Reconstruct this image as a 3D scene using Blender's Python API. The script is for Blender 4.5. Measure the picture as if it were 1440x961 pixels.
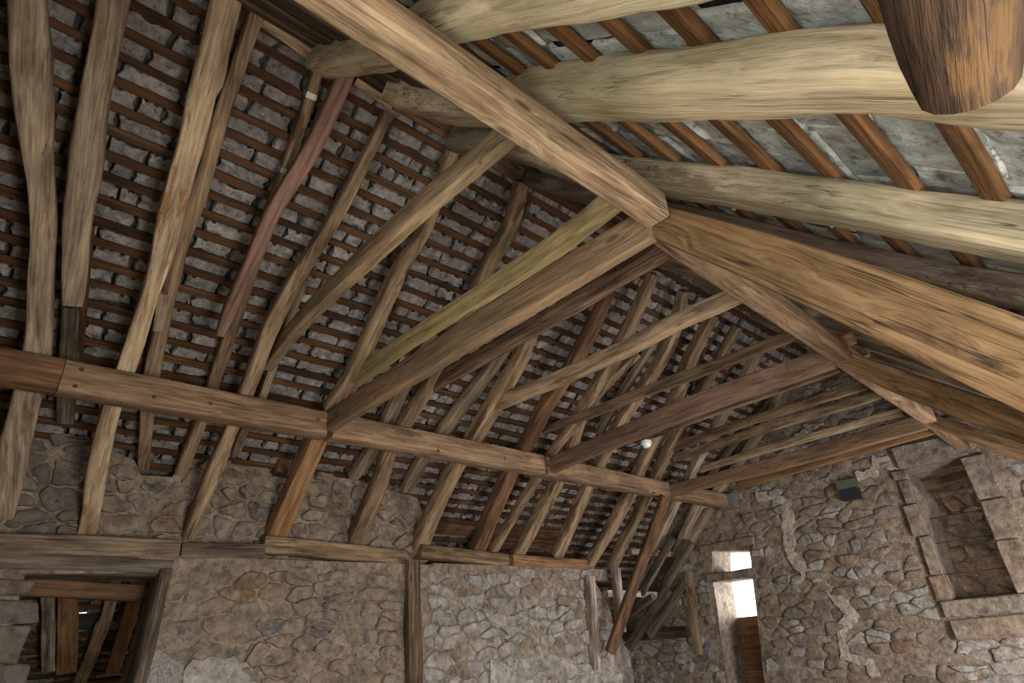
import bpy, bmesh, math, random
import numpy as np
from mathutils import Vector, Matrix, noise
from mathutils.geometry import delaunay_2d_cdt
D = bpy.data
SC = bpy.context.scene
COL = SC.collection
for o in list(D.objects):
    D.objects.remove(o)
PI = math.pi

# ------------------------------------------------------------------ camera, sky, light, exposure
YAW, PITCH, ROLL, FOC = -0.80375, 0.47035, -0.07671, 845.51
fw = Vector((math.sin(YAW) * math.cos(PITCH), math.cos(YAW) * math.cos(PITCH), math.sin(PITCH)))
r0 = Vector((math.cos(YAW), -math.sin(YAW), 0))
u0 = r0.cross(fw)
rt = r0 * math.cos(ROLL) + u0 * math.sin(ROLL)
up = -r0 * math.sin(ROLL) + u0 * math.cos(ROLL)
cam = D.objects.new('camera', D.cameras.new('camera'))
COL.objects.link(cam)
cam.data.sensor_width = 36
cam.data.lens = 36 * FOC / 1440
cam.data.clip_start = .05
cam.matrix_world = Matrix(((rt.x, up.x, -fw.x, 0), (rt.y, up.y, -fw.y, 0), (rt.z, up.z, -fw.z, 1.6), (0, 0, 0, 1)))
SC.camera = cam

w = D.worlds.new('overcast_sky')
SC.world = w
w.use_nodes = True
bg = w.node_tree.nodes['Background']
bg.inputs[0].default_value = (.86, .93, 1, 1)
bg.inputs[1].default_value = 3.0

def area(name, loc, target, sx, sy, power, col):
    l = D.lights.new(name, 'AREA')
    l.shape = 'RECTANGLE'
    l.size, l.size_y, l.energy, l.color = sx, sy, power, col
    o = D.objects.new(name, l)
    COL.objects.link(o)
    o.location = loc
    o.rotation_euler = (Vector(target) - Vector(loc)).to_track_quat('-Z', 'Z').to_euler()
    return o
area('daylight_wide_doorway', (1.75, 1.5, .95), (-1.3, 1.9, 2.6), 2.6, 1.6, 250, (1, .99, .965))
area('daylight_near_window', (-.1, -1.45, .75), (-.6, 1.8, 3.0), 1.9, 1.3, 125, (1, 1, .95))
area('daylight_side_window', (.25, 7.4, 1.1), (-4.6, 8.8, .7), 2.0, 1.2, 210, (.96, .98, 1))
area('daylight_gable_doorway', (-4.5, 11.5, 2.0), (-5.9, 10.0, 1.5), 1.0, 1.8, 620, (.93, .97, 1))
area('lean_to_fill', (-8.6, -.9, 1.5), (-8, 2.5, 1.2), .5, .5, 14, (1, 1, 1))  # added fill lamp that brightens the lean-to, no real gap there
SC.view_settings.view_transform = 'Standard'
SC.view_settings.look = 'None'
SC.view_settings.gamma = 1
SC.view_settings.use_curve_mapping = False
SC.view_settings.exposure = .62
SC.cycles.max_bounces = 8
SC.cycles.diffuse_bounces = 6
SC.cycles.use_denoising = True

# ------------------------------------------------------------------ materials
def new_mat(name, rough=.85):
    m = D.materials.new(name)
    m.use_nodes = True
    nt = m.node_tree
    b = nt.nodes['Principled BSDF']
    b.inputs['Roughness'].default_value = rough
    b.inputs['Specular IOR Level'].default_value = .2
    return m, nt, b
def N(nt, t, **kw):
    n = nt.nodes.new(t)
    for k, v in kw.items():
        setattr(n, k, v)
    return n
def ramp(nt, stops, src):
    r = N(nt, 'ShaderNodeValToRGB')
    e = r.color_ramp.elements
    while len(e) > 1:
        e.remove(e[-1])
    for i, (p, c) in enumerate(stops):
        x = e[0] if i == 0 else e.new(p)
        x.position = p
        x.color = (*c, 1) if len(c) == 3 else c
    nt.links.new(src, r.inputs[0])
    return r.outputs[0]
def mixc(nt, fac, a, b, mode='MIX'):
    m = N(nt, 'ShaderNodeMix', data_type='RGBA', blend_type=mode)
    for s, v in ((0, fac), (6, a), (7, b)):
        if isinstance(v, (int, float)):
            m.inputs[s].default_value = v
        elif isinstance(v, tuple):
            m.inputs[s].default_value = (*v, 1)
        else:
            nt.links.new(v, m.inputs[s])
    return m.outputs[2]
def noise_tex(nt, vec, scale, detail=4, rough=.55, dist=0):
    n = N(nt, 'ShaderNodeTexNoise')
    n.inputs['Scale'].default_value = scale
    n.inputs['Detail'].default_value = detail
    n.inputs['Roughness'].default_value = rough
    n.inputs['Distortion'].default_value = dist
    nt.links.new(vec, n.inputs['Vector'])
    return n.outputs[0]
def mapped(nt, vec, sc):
    m = N(nt, 'ShaderNodeMapping')
    m.inputs['Scale'].default_value = sc
    nt.links.new(vec, m.inputs[0])
    return m.outputs[0]
def math_(nt, op, a, b):
    m = N(nt, 'ShaderNodeMath', operation=op)
    for i, v in enumerate((a, b)):
        if isinstance(v, (int, float)):
            m.inputs[i].default_value = v
        else:
            nt.links.new(v, m.inputs[i])
    return m.outputs[0]

def wood(name, dark, mid, light, algae=0, algae_col=(.2, .21, .06), blot=.7, crack=.85, rot=None, bump=.6, knots=0):
    m, nt, b = new_mat(name)
    tc = N(nt, 'ShaderNodeTexCoord')
    oi = N(nt, 'ShaderNodeObjectInfo')
    add = N(nt, 'ShaderNodeVectorMath', operation='ADD')
    sc = N(nt, 'ShaderNodeVectorMath', operation='SCALE')
    cmb = N(nt, 'ShaderNodeCombineXYZ')
    for i in range(3):
        nt.links.new(oi.outputs['Random'], cmb.inputs[i])
    nt.links.new(cmb.outputs[0], sc.inputs[0])
    sc.inputs['Scale'].default_value = 37
    nt.links.new(tc.outputs['Object'], add.inputs[0])
    nt.links.new(sc.outputs[0], add.inputs[1])
    v = add.outputs[0]
    kd, v0 = None, v
    if knots:
        vo = N(nt, 'ShaderNodeTexVoronoi')
        vo.inputs['Scale'].default_value = 1
        nt.links.new(mapped(nt, v, (1.9, 5.5, 5.5)), vo.inputs['Vector'])
        kd = ramp(nt, [(0, (1, 1, 1)), (.5, (0, 0, 0))], vo.outputs['Distance'])
        sh = N(nt, 'ShaderNodeVectorMath', operation='MULTIPLY_ADD')
        nt.links.new(kd, sh.inputs[0])
        sh.inputs[1].default_value = (0, .07 * knots, .07 * knots)
        nt.links.new(v, sh.inputs[2])
        v = sh.outputs[0]
    g1 = noise_tex(nt, mapped(nt, v, (1.6, 26, 26)), 1, 5, .6, .6)
    g2 = noise_tex(nt, mapped(nt, v, (3.5, 90, 90)), 1, 3, .6, .3)
    g = math_(nt, 'ADD', math_(nt, 'MULTIPLY', g1, .7), math_(nt, 'MULTIPLY', g2, .3))
    c = ramp(nt, [(.36, dark), (.5, mid), (.64, light)], g)
    bl = noise_tex(nt, mapped(nt, v, (1.2, 4, 4)), 1.4, 7, .65)
    c = mixc(nt, blot, c, mixc(nt, 1.0, c, ramp(nt, [(.34, (.34, .3, .27)), (.5, (1, 1, 1)), (.66, (1.5, 1.45, 1.38))], bl), 'MULTIPLY'))
    if kd:
        c = mixc(nt, ramp(nt, [(.74, (0, 0, 0)), (.86, (.85, .85, .85))], kd), c, tuple(x * .5 for x in dark))
    if rot:
        c = mixc(nt, ramp(nt, [(.59, (0, 0, 0)), (.63, (.8, .8, .8))], noise_tex(nt, mapped(nt, v, (1.2, 5, 5)), 1.1, 6, .6)), c, rot)
    if algae:
        a = noise_tex(nt, mapped(nt, v, (.7, 2, 2)), 1.0, 4, .6)
        c = mixc(nt, math_(nt, 'MULTIPLY', ramp(nt, [(.36, (0, 0, 0)), (.6, (1, 1, 1))], a), algae), c, algae_col)
    ck = noise_tex(nt, mapped(nt, v0, (.55, 26, 26)), 1, 2, .5, .12)
    cm = ramp(nt, [(.485, (0, 0, 0)), (.5, (1, 1, 1)), (.515, (0, 0, 0))], ck)
    gate = ramp(nt, [(.52, (0, 0, 0)), (.6, (1, 1, 1))], noise_tex(nt, mapped(nt, v, (.8, 3, 3)), 1.7, 2))
    cmask = math_(nt, 'MULTIPLY', math_(nt, 'MULTIPLY', cm, gate), crack)
    c = mixc(nt, cmask, c, tuple(x * .25 for x in dark))
    hv = mixc(nt, 1.0, c, ramp(nt, [(0, (.78, .76, .74)), (1, (1.2, 1.2, 1.2))], oi.outputs['Random']), 'MULTIPLY')
    nt.links.new(hv, b.inputs['Base Color'])
    h = math_(nt, 'SUBTRACT', math_(nt, 'ADD', g, math_(nt, 'MULTIPLY', bl, .6)), math_(nt, 'MULTIPLY', cmask, .8))
    bp = N(nt, 'ShaderNodeBump')
    bp.inputs['Strength'].default_value = bump
    bp.inputs['Distance'].default_value = .02
    nt.links.new(h, bp.inputs['Height'])
    nt.links.new(bp.outputs[0], b.inputs['Normal'])
    return m
M = {
 'grey': wood('weathered_grey_oak', (0.104, 0.073, 0.049), (0.211, 0.154, 0.106), (0.315, 0.243, 0.169)),
 'pale': wood('pale_worn_oak', (0.150, 0.099, 0.060), (0.299, 0.211, 0.132), (0.405, 0.302, 0.199), rot=(0.176, 0.082, 0.033)),
 'brown': wood('brown_oak', (0.084, 0.052, 0.031), (0.189, 0.125, 0.074), (0.282, 0.194, 0.120), rot=(0.066, 0.034, 0.018)),
 'greydark': wood('dark_weathered_oak', (.06, .047, .035), (.125, .098, .075), (.19, .155, .122)),
 'dark': wood('dark_oak', (.035, .025, .018), (.08, .058, .042), (.13, .1, .075)),
 'darkpost': wood('dark_post_oak', (.03, .02, .013), (.085, .055, .034), (.19, .125, .075)),
 'darkred': wood('dark_red_pine', (.05, .025, .014), (.11, .056, .03), (.17, .09, .05)),
 'darkcollar': wood('dark_collar_oak', (.05, .032, .022), (.14, .085, .054), (.25, .16, .1)),
 'red': wood('red_brown_pine', (.1, .053, .038), (.175, .096, .07), (.25, .145, .11), blot=.55),
 'orange': wood('orange_brown_pine', (0.098, 0.047, 0.020), (0.193, 0.100, 0.048), (0.271, 0.153, 0.077), blot=.4),
 'tie': wood('sawn_beam_pine', (0.088, 0.050, 0.028), (0.176, 0.105, 0.060), (0.255, 0.160, 0.095), algae=.4, algae_col=(0.106, 0.091, 0.054), blot=.5, knots=.6),
 'tie2': wood('sawn_beam_dark_pine', (.085, .05, .034), (.15, .092, .064), (.22, .14, .095), blot=.4),
 'green': wood('mossy_oak', (.17, .125, .055), (.37, .27, .14), (.52, .39, .22), algae=.6, algae_col=(.2, .18, .075)),
 'greenbrown': wood('greenish_brown_oak', (.1, .066, .036), (.22, .148, .085), (.31, .215, .13), algae=.35, algae_col=(.13, .115, .065)),
 'ochre': wood('pale_ochre_oak', (.23, .165, .1), (.49, .385, .26), (.6, .49, .345), algae=.55, algae_col=(.31, .3, .18), rot=(.25, .16, .08), blot=.75),
 'greengrey': wood('greenish_grey_oak', (.1, .077, .05), (.25, .2, .135), (.36, .29, .2), algae=.6, algae_col=(.165, .155, .09), rot=(.11, .08, .05), blot=.8),
 'plank': wood('sawn_plank', (0.070, 0.039, 0.017), (0.176, 0.104, 0.050), (0.254, 0.161, 0.084), blot=.55, knots=1),
 'purlin': wood('purlin_pine', (0.092, 0.053, 0.032), (0.198, 0.121, 0.074), (0.290, 0.188, 0.118), blot=.5, knots=.6),
 'purlinnear': wood('purlin_brown_pine', (.085, .055, .032), (.18, .118, .07), (.29, .2, .125), blot=.7, knots=.5),
 'purlindark': wood('purlin_dark_pine', (.06, .03, .016), (.13, .066, .034), (.2, .11, .06)),
 'batten': wood('batten_pine', (0.029, 0.013, 0.005), (0.061, 0.028, 0.012), (0.094, 0.045, 0.020), crack=.3),
 'battenwarm': wood('batten_warm_pine', (0.046, 0.020, 0.007), (0.093, 0.043, 0.015), (0.130, 0.064, 0.026), crack=.4),
 'limed': wood('limewashed_wood', (.11, .08, .06), (.25, .2, .16), (.48, .42, .37), rot=(.13, .08, .05), blot=.7),
 'log': wood('flaking_log', (0.021, 0.013, 0.008), (0.049, 0.027, 0.015), (0.091, 0.052, 0.029), rot=(0.133, 0.070, 0.028), blot=.8, bump=1.0),
}
def mineral(name, cols, bump=.5, scale=9, lichen=None, dist=.03, coord='Object', rand=True, smear=None):
    m, nt, b = new_mat(name, .92)
    tc = N(nt, 'ShaderNodeTexCoord')
    oi = N(nt, 'ShaderNodeObjectInfo')
    ge = N(nt, 'ShaderNodeNewGeometry')
    rnd = math_(nt, 'FRACT', math_(nt, 'ADD', oi.outputs['Random'], ge.outputs['Random Per Island']), 0) if rand else None
    wv = N(nt, 'ShaderNodeNewGeometry').outputs['Position']
    n1 = noise_tex(nt, wv, scale, 6, .62)
    n2 = noise_tex(nt, wv, scale * .28, 4, .6)
    n3 = noise_tex(nt, wv, scale * 3.5, 5, .7)
    k = len(cols)
    if rand:
        base = ramp(nt, [(i / (k - 1), c) for i, c in enumerate(cols)], rnd)
    else:
        base = ramp(nt, [(.3 + .4 * i / (k - 1), c) for i, c in enumerate(cols)], n2)
    c = mixc(nt, .85, base, ramp(nt, [(.28, (.45, .43, .42)), (.5, (1, 1, 1)), (.72, (1.5, 1.46, 1.4))], n1), 'MULTIPLY')
    pit = noise_tex(nt, wv, scale * 1.6, 7, .72)
    c = mixc(nt, ramp(nt, [(.36, (.9, .9, .9)), (.46, (0, 0, 0))], pit), c, mixc(nt, 1.0, c, (.38, .35, .33), 'MULTIPLY'))
    if smear:
        sf = noise_tex(nt, wv, scale * .55, 8, .7, .4)
        c = mixc(nt, ramp(nt, [(.43, (0, 0, 0)), (.54, (.88, .88, .88))], sf), c, mixc(nt, 1.0, smear, ramp(nt, [(.3, (.6, .58, .56)), (.7, (1.3, 1.3, 1.3))], n1), 'MULTIPLY'))
    if lichen:
        lf = noise_tex(nt, wv, scale * .5, 6, .7)
        c = mixc(nt, ramp(nt, [(.55, (0, 0, 0)), (.66, (.8, .8, .8))], lf), c, lichen)
    nt.links.new(c, b.inputs['Base Color'])
    bp = N(nt, 'ShaderNodeBump')
    bp.inputs['Strength'].default_value = bump
    bp.inputs['Distance'].default_value = dist
    nt.links.new(math_(nt, 'ADD', n1, math_(nt, 'MULTIPLY', n3, .45)), bp.inputs['Height'])
    nt.links.new(bp.outputs[0], b.inputs['Normal'])
    return m
STONE = mineral('rubble_stone', [(0.112, 0.083, 0.065), (0.176, 0.130, 0.092), (0.120, 0.102, 0.092), (0.208, 0.165, 0.131), (0.172, 0.102, 0.058), (0.104, 0.095, 0.091), (0.208, 0.150, 0.096), (0.136, 0.099, 0.081)], bump=.9, scale=11, smear=(0.240, 0.185, 0.138))
STONEW = mineral('pale_rubble_stone', [(0.202, 0.165, 0.141), (0.244, 0.199, 0.161), (0.185, 0.178, 0.177), (0.277, 0.240, 0.210), (0.202, 0.145, 0.105), (0.168, 0.165, 0.173)], lichen=(0.386, 0.348, 0.314), bump=.9, scale=11, smear=(0.302, 0.265, 0.230))  # pale stone, also carries painted window light low on the walls
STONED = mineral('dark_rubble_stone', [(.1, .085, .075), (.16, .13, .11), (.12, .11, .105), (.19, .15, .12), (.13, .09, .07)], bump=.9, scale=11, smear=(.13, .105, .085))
MORTAR = mineral('lime_mortar', [(0.136, 0.102, 0.077), (0.232, 0.177, 0.131), (0.304, 0.244, 0.192)], bump=1, scale=16, rand=False, dist=.03)
MORTARW = mineral('pale_lime_and_glow', [(0.198, 0.168, 0.143), (0.297, 0.262, 0.229), (0.396, 0.355, 0.320)], bump=.9, scale=12, rand=False, dist=.03)  # lime and mortar, also colours the painted glow patch
MORTARP = mineral('repair_mortar', [(.3, .25, .2), (.4, .33, .27), (.5, .43, .36)], bump=1, scale=14, rand=False)
PLASTER = mineral('smooth_plaster', [(.19, .17, .155), (.26, .235, .215)], bump=.5, scale=40, rand=False, dist=.01)
SLATE = mineral('slate_underside', [(.19, .165, .15), (.25, .22, .2), (.16, .142, .135), (.3, .265, .24), (.21, .175, .17), (.18, .17, .155)], lichen=(.34, .31, .28), bump=.9, scale=15)
SLATER = mineral('slate_green_grey', [(.29, .31, .29), (.35, .37, .345), (.39, .4, .375), (.26, .275, .265), (.33, .325, .31)], lichen=(.38, .38, .36), bump=.5, scale=9)
DECK = mineral('slate_back', [(.05, .046, .044), (.09, .084, .08)], rand=False)
EARTH = mineral('earth_floor', [(.29, .2, .125), (.38, .27, .175)], rand=False, scale=6)
GRASS = mineral('meadow_grass', [(.06, .12, .025), (.12, .19, .05)], rand=False, scale=3)
def plain(name, col, rough=.5, metal=0):
    m, nt, b = new_mat(name, rough)
    tc = N(nt, 'ShaderNodeTexCoord')
    n = noise_tex(nt, tc.outputs['Object'], 30, 3)
    nt.links.new(mixc(nt, .4, col, ramp(nt, [(.3, tuple(x * .6 for x in col)), (.7, col)], n)), b.inputs['Base Color'])
    b.inputs['Metallic'].default_value = metal
    return m
STEEL = plain('galvanised_steel', (.36, .35, .34), .5, .7)
IRON = plain('rusty_iron', (.07, .05, .04), .7, .3)
WHITE = plain('white_plastic', (.8, .8, .78), .35)
BLACK = plain('black_plastic', (.025, .025, .03), .4)
GREYBOX = plain('grey_metal_plate', (.2, .2, .2), .5, .4)

# ------------------------------------------------------------------ helpers
def link(name, me, mat, parent=None, mw=None):
    o = D.objects.new(name, me)
    COL.objects.link(o)
    if mat:
        if not me.materials:
            me.materials.append(mat)
    if mw is not None:
        o.matrix_world = mw
    if parent:
        o.parent = parent
        o.matrix_parent_inverse = parent.matrix_world.inverted()
    return o
def tag(o, label=None, cat=None, group=None, kind=None):
    for k, v in (('label', label), ('category', cat), ('group', group), ('kind', kind)):
        if v:
            o[k] = v
    return o
def mesh(name, v, f, smooth=None):
    me = D.meshes.new(name)
    me.from_pydata([tuple(x) for x in v], [], f)
    me.update()
    if smooth is not None:
        me.polygons.foreach_set('use_smooth', [True] * len(me.polygons))
        me.set_sharp_from_angle(angle=math.radians(smooth))
    return me
def box_vf(x0, x1, y0, y1, z0, z1):
    v = [(x, y, z) for x in (x0, x1) for y in (y0, y1) for z in (z0, z1)]
    f = [(0, 1, 3, 2), (4, 6, 7, 5), (0, 4, 5, 1), (2, 3, 7, 6), (0, 2, 6, 4), (1, 5, 7, 3)]
    return v, f
def frame(o, x, z):
    x = Vector(x).normalized()
    z = Vector(z)
    y = z.cross(x).normalized()
    z = x.cross(y)
    m = Matrix((x, y, z)).transposed().to_4x4()
    m.translation = o
    return m

def timber_mesh(name, P, wid, dep, mw, wob, seed, rnd=.16, step=.1):
    """hewn timber: rounded square section swept along P (world points), local X along the length"""
    inv = mw.inverted()
    Q = [inv @ Vector(p) for p in P]
    S = [0]
    for a, b in zip(Q, Q[1:]):
        S.append(S[-1] + (b - a).length)
    n = max(6, int(S[-1] / step))
    pts = []
    for i in range(n + 1):
        s = S[-1] * i / n
        k = 0
        while k < len(Q) - 2 and s > S[k + 1]:
            k += 1
        t = (s - S[k]) / max(1e-6, S[k + 1] - S[k])
        p0, p1, p2, p3 = Q[max(0, k - 1)], Q[k], Q[k + 1], Q[min(len(Q) - 1, k + 2)]
        cr = .5 * ((2 * p1) + (p2 - p0) * t + (2 * p0 - 5 * p1 + 4 * p2 - p3) * t * t + (3 * p1 - p0 - 3 * p2 + p3) * t ** 3)
        q = p1.lerp(p2, t).lerp(cr, .6)
        pts.append((q, wid[k] * (1 - t) + wid[k + 1] * t, s))
    NS = 16
    v, f = [], []
    off = Vector((seed * 7.31, seed * 3.17, seed * 1.7))
    wm = sum(wid) / len(wid)
    for i, (q, w_, s) in enumerate(pts):
        a = pts[max(0, i - 1)][0]
        b = pts[min(n, i + 1)][0]
        tx = (b - a).normalized()
        sy = Vector((0, 0, 1)).cross(tx).normalized()
        sz = tx.cross(sy)
        wv = Vector((s * 1.3, 0, 0)) + off
        q = q + (sy * noise.noise(wv) + sz * noise.noise(wv + Vector((9, 5, 1)))) * .012 * wob
        kw = 1 + .1 * wob * noise.noise(wv * 1.7 + Vector((3, 8, 2)))
        kd = 1 + .08 * wob * noise.noise(wv * 1.7 + Vector((13, 1, 6)))
        d_ = dep * (.5 + .5 * w_ / wm) * kd
        w_ = w_ * kw
        for j in range(NS):
            th = ANG[j] if rnd < .4 else 2 * PI * (j + .5) / NS
            cq = int(th / (PI / 2)) % 4
            r = rnd * (1 + 1.6 * wob * max(-.6, noise.noise(Vector((s * 1.1, cq * 5.7, 2)) + off)))
            r = min(.5, max(.05, r))
            c, s_ = math.cos(th), math.sin(th)
            e = 2 / (2 + 6 * (1 - 2 * r) ** 2 * 1.6)
            yy = math.copysign(abs(c) ** e, c) * .5
            zz = math.copysign(abs(s_) ** e, s_) * .5
            m_ = 1 + .05 * wob * noise.noise(Vector((s * 6, yy * 3, zz * 3)) + off)
            v.append(q + sy * (yy * w_ * m_) + sz * (zz * d_ * m_))
    for i in range(n):
        for j in range(NS):
            k = (j + 1) % NS
            f.append((i * NS + j, i * NS + k, (i + 1) * NS + k, (i + 1) * NS + j))
    f.append(tuple(reversed(range(NS))))
    f.append(tuple(n * NS + j for j in range(NS)))
    return mesh(name, v, f, 42)
ANG = [math.radians(90 * q + d) for q in range(4) for d in (15, 38, 52, 75)]
tseed = [0]
def timber(name, pts, dep, nrm, mat, wob=1, parent=None, rnd=.16):
    """pts: (x, y, z, width) in world space"""
    tseed[0] += 1
    P = [Vector(p[:3]) for p in pts]
    lo, hi = P[0], P[-1]
    ax = hi - lo
    nv = Vector(nrm)
    if nv.cross(ax.normalized()).length < .05:
        nv = Vector((0, 1, 0))
    mw = frame(lo, ax, nv)
    return link(name, timber_mesh(name, P, [p[3] for p in pts], dep, mw, wob, tseed[0], rnd), M[mat] if isinstance(mat, str) else mat, parent, mw)

def disc(name, r, h, mat, parent, loc, nrm, n=8):
    mw = frame(Vector(loc), nrm, (0, 0, 1) if abs(Vector(nrm).z) < .9 else (1, 0, 0))
    v = [(0, r * math.cos(2 * PI * i / n), r * math.sin(2 * PI * i / n)) for i in range(n)] + [(h, .8 * r * math.cos(2 * PI * i / n), .8 * r * math.sin(2 * PI * i / n)) for i in range(n)]
    f = [(i, (i + 1) % n, n + (i + 1) % n, n + i) for i in range(n)] + [tuple(range(n, 2 * n)), tuple(reversed(range(n)))]
    return link(name, mesh(name, v, f), mat, parent, mw)

# ------------------------------------------------------------------ walls
def inside(p, poly):
    x, y = p
    r = False
    for i in range(len(poly)):
        (x0, y0), (x1, y1) = poly[i - 1], poly[i]
        if (y0 > y) != (y1 > y) and x < (x1 - x0) * (y - y0) / (y1 - y0) + x0:
            r = not r
    return r
def edge_dist(p, poly):
    p = Vector(p)
    m = 9
    for i in range(len(poly)):
        a, b = Vector(poly[i - 1]), Vector(poly[i])
        t = max(0, min(1, (p - a).dot(b - a) / max(1e-9, (b - a).length_squared)))
        m = min(m, (p - a - (b - a) * t).length)
    return m
def wall(name, to3, nrm, poly, holes, thick, mat, step=.14, amp=.02):
    """slab with real openings; front face uneven. to3(u, v, d): d = depth behind the face"""
    def dens(pl):
        out = []
        for i in range(len(pl)):
            a, b = Vector(pl[i]), Vector(pl[(i + 1) % len(pl)])
            k = max(1, int((b - a).length / step))
            out += [a.lerp(b, j / k) for j in range(k)]
        return out
    vs, es = [], []
    for pl in [poly] + holes:
        d = dens(pl)
        s = len(vs)
        vs += d
        es += [(s + i, s + (i + 1) % len(d)) for i in range(len(d))]
    nb = len(vs)
    us = [p[0] for p in poly]
    vv = [p[1] for p in poly]
    rr = random.Random(hash(name) % 1000 if False else len(name))
    u = min(us)
    while u < max(us):
        y = min(vv)
        while y < max(vv):
            p = (u + rr.uniform(-.03, .03), y + rr.uniform(-.03, .03))
            if inside(p, poly) and edge_dist(p, poly) > step * .5 and not any(inside(p, h) or edge_dist(p, h) < step * .5 for h in holes):
                vs.append(Vector(p))
            y += step
        u += step
    ov, oe, of = delaunay_2d_cdt(vs, es, [], 0, 1e-5)[:3]
    tri = []
    for t in of:
        c = sum((ov[i] for i in t), Vector((0, 0))) / len(t)
        if inside(c, poly) and not any(inside(c, h) for h in holes):
            tri.append(t)
    cnt = {}
    for t in tri:
        for i in range(len(t)):
            e = (t[i], t[(i + 1) % len(t)])
            cnt[e] = 1
    n = len(ov)
    v = []
    for p in ov:
        v.append(to3(p.x, p.y, amp * noise.noise(Vector((p.x * 2.3, p.y * 2.3, 4))) * 1.3 + amp * .6 * noise.noise(Vector((p.x * 9, p.y * 9, 7)))))
    for p in ov:
        v.append(to3(p.x, p.y, thick))
    f = [tuple(t) for t in tri] + [tuple(n + i for i in reversed(t)) for t in tri]
    for (a, b) in cnt:
        if (b, a) not in cnt:
            f.append((b, a, n + a, n + b))
    me = mesh(name, v, f)
    bm = bmesh.new()
    bm.from_mesh(me)
    bmesh.ops.recalc_face_normals(bm, faces=bm.faces)
    bm.to_mesh(me)
    bm.free()
    return tag(link(name, me, mat), kind='structure')

def clip(poly, mid, d):
    out = []
    for i in range(len(poly)):
        a, b = poly[i - 1], poly[i]
        da, db = (a - mid).dot(d), (b - mid).dot(d)
        if (da < 0) != (db < 0):
            out.append(a.lerp(b, da / (da - db)))
        if db < 0:
            out.append(b)
    return out
def stones(parent, to3, poly, holes, cw, ch, matf, seed, gap=.005, prot=(-.008, .034), face=None, limit=300, vis=None):
    """rubble: irregular cells, each its own proud stone with rounded edges"""
    rr = random.Random(seed)
    us = [p[0] for p in poly]
    vv = [p[1] for p in poly]
    S = []
    asp = cw / ch
    row = 0
    y = min(vv) - ch
    while y < max(vv) + ch:
        x = min(us) - cw + rr.random() * cw
        while x < max(us) + cw:
            S.append(Vector((x + rr.uniform(-.38, .38) * cw, (y + rr.uniform(-.4, .4) * ch) * asp)))
            x += cw * rr.choice((.6, .8, 1, 1.3))
        y += ch
    cells = []
    for i, c in enumerate(S):
        r = cw * 2.2
        pl = [c + Vector((r * math.cos(k * PI / 6), r * math.sin(k * PI / 6))) for k in range(12)]
        for j, q in enumerate(S):
            if j != i and (q - c).length < 2 * r:
                pl = clip(pl, (c + q) / 2, q - c)
                if len(pl) < 3:
                    break
        if len(pl) >= 3:
            cells.append([Vector((p.x, p.y / asp)) for p in pl])
    made = []
    for pl in cells:
        c = sum(pl, Vector((0, 0))) / len(pl)
        if not inside(c, poly) or any(inside(c, h) or edge_dist(c, h) < .04 for h in holes):
            continue
        if edge_dist(c, poly) < .03 or (vis and not vis(c)):
            continue
        # outline resampled and shrunk
        out = []
        per = sum((pl[i] - pl[i - 1]).length for i in range(len(pl)))
        NP = 20
        cum, k = 0, 0
        acc = [0]
        for i in range(len(pl)):
            acc.append(acc[-1] + (pl[(i + 1) % len(pl)] - pl[i]).length)
        for s in range(NP):
            t = per * s / NP
            k = max(i for i in range(len(pl)) if acc[i] <= t + 1e-9)
            q = pl[k].lerp(pl[(k + 1) % len(pl)], (t - acc[k]) / max(1e-9, acc[k + 1] - acc[k]))
            out.append(q)
        out = [(out[i] * 4 + out[i - 1] + out[(i + 1) % NP]) / 6 for i in range(NP)]
        out = [q + Vector(noise.noise_vector(Vector((q.x * 11, q.y * 11, seed)))).xy * .026 + Vector(noise.noise_vector(Vector((q.x * 31, q.y * 31, seed)))).xy * .012 for q in out]
        g = gap * rr.uniform(.5, 1.8)
        o2 = []
        for q in out:
            d = c - q
            L = d.length
            o2.append(q + d * min(.5, g / max(L, .01) + rr.uniform(-.02, .05)))
        if any(inside(q, h) for q in o2 for h in holes) or sum(inside(q, poly) for q in o2) < 12:
            o3 = []
            for q in o2:
                for _ in range(8):
                    if not inside(q, poly) or any(inside(q, h) for h in holes):
                        q = q.lerp(c, .3)
                o3.append(q)
            o2 = o3
        area_ = abs(sum(o2[i - 1].x * o2[i].y - o2[i].x * o2[i - 1].y for i in range(NP))) / 2
        if area_ < .002:
            continue
        pr = rr.uniform(*prot)
        tx, ty = rr.uniform(-.06, .06), rr.uniform(-.06, .06)
        made.append((area_, c, o2, pr, tx, ty))
    made.sort(key=lambda q: -q[0])
    rest_v, rest_f = [], []
    for i, (a_, c, o2, pr, tx, ty) in enumerate(made):
        NP = len(o2)
        v, f = [], []
        for sc, dd in ((1, .04), (.985, -pr * .7), (.9, -pr - .002), (.5, -pr - .004)):
            for q in o2:
                p = c + (q - c) * sc
                dp = dd + ((p.x - c.x) * tx + (p.y - c.y) * ty if dd < 0 else 0) + (.02 * noise.noise(Vector((p.x * 8, p.y * 8, 3 + i))) if dd < 0 else 0)
                v.append(Vector(to3(p.x, p.y, dp)))
        for r in range(3):
            for k in range(NP):
                f.append((r * NP + k, r * NP + (k + 1) % NP, (r + 1) * NP + (k + 1) % NP, (r + 1) * NP + k))
        f.append(tuple(3 * NP + k for k in range(NP)))
        if FLIP.get(parent.name):
            f = [tuple(reversed(q)) for q in f]
        if i < limit:
            o = Vector(to3(c.x, c.y, 0))
            me = mesh('stone', [p - o for p in v], f, 50)
            link('stone', me, matf(c), parent, Matrix.Translation(o))
        else:
            b = len(rest_v)
            rest_v += v
            rest_f += [tuple(b + k for k in q) for q in f]
    if rest_v:
        tag(link('small_stones', mesh('small_stones', rest_v, rest_f, 50), matf(made[-1][1]), parent), kind='stuff')
    return made
FLIP = {'wall_gable': True}

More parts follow.
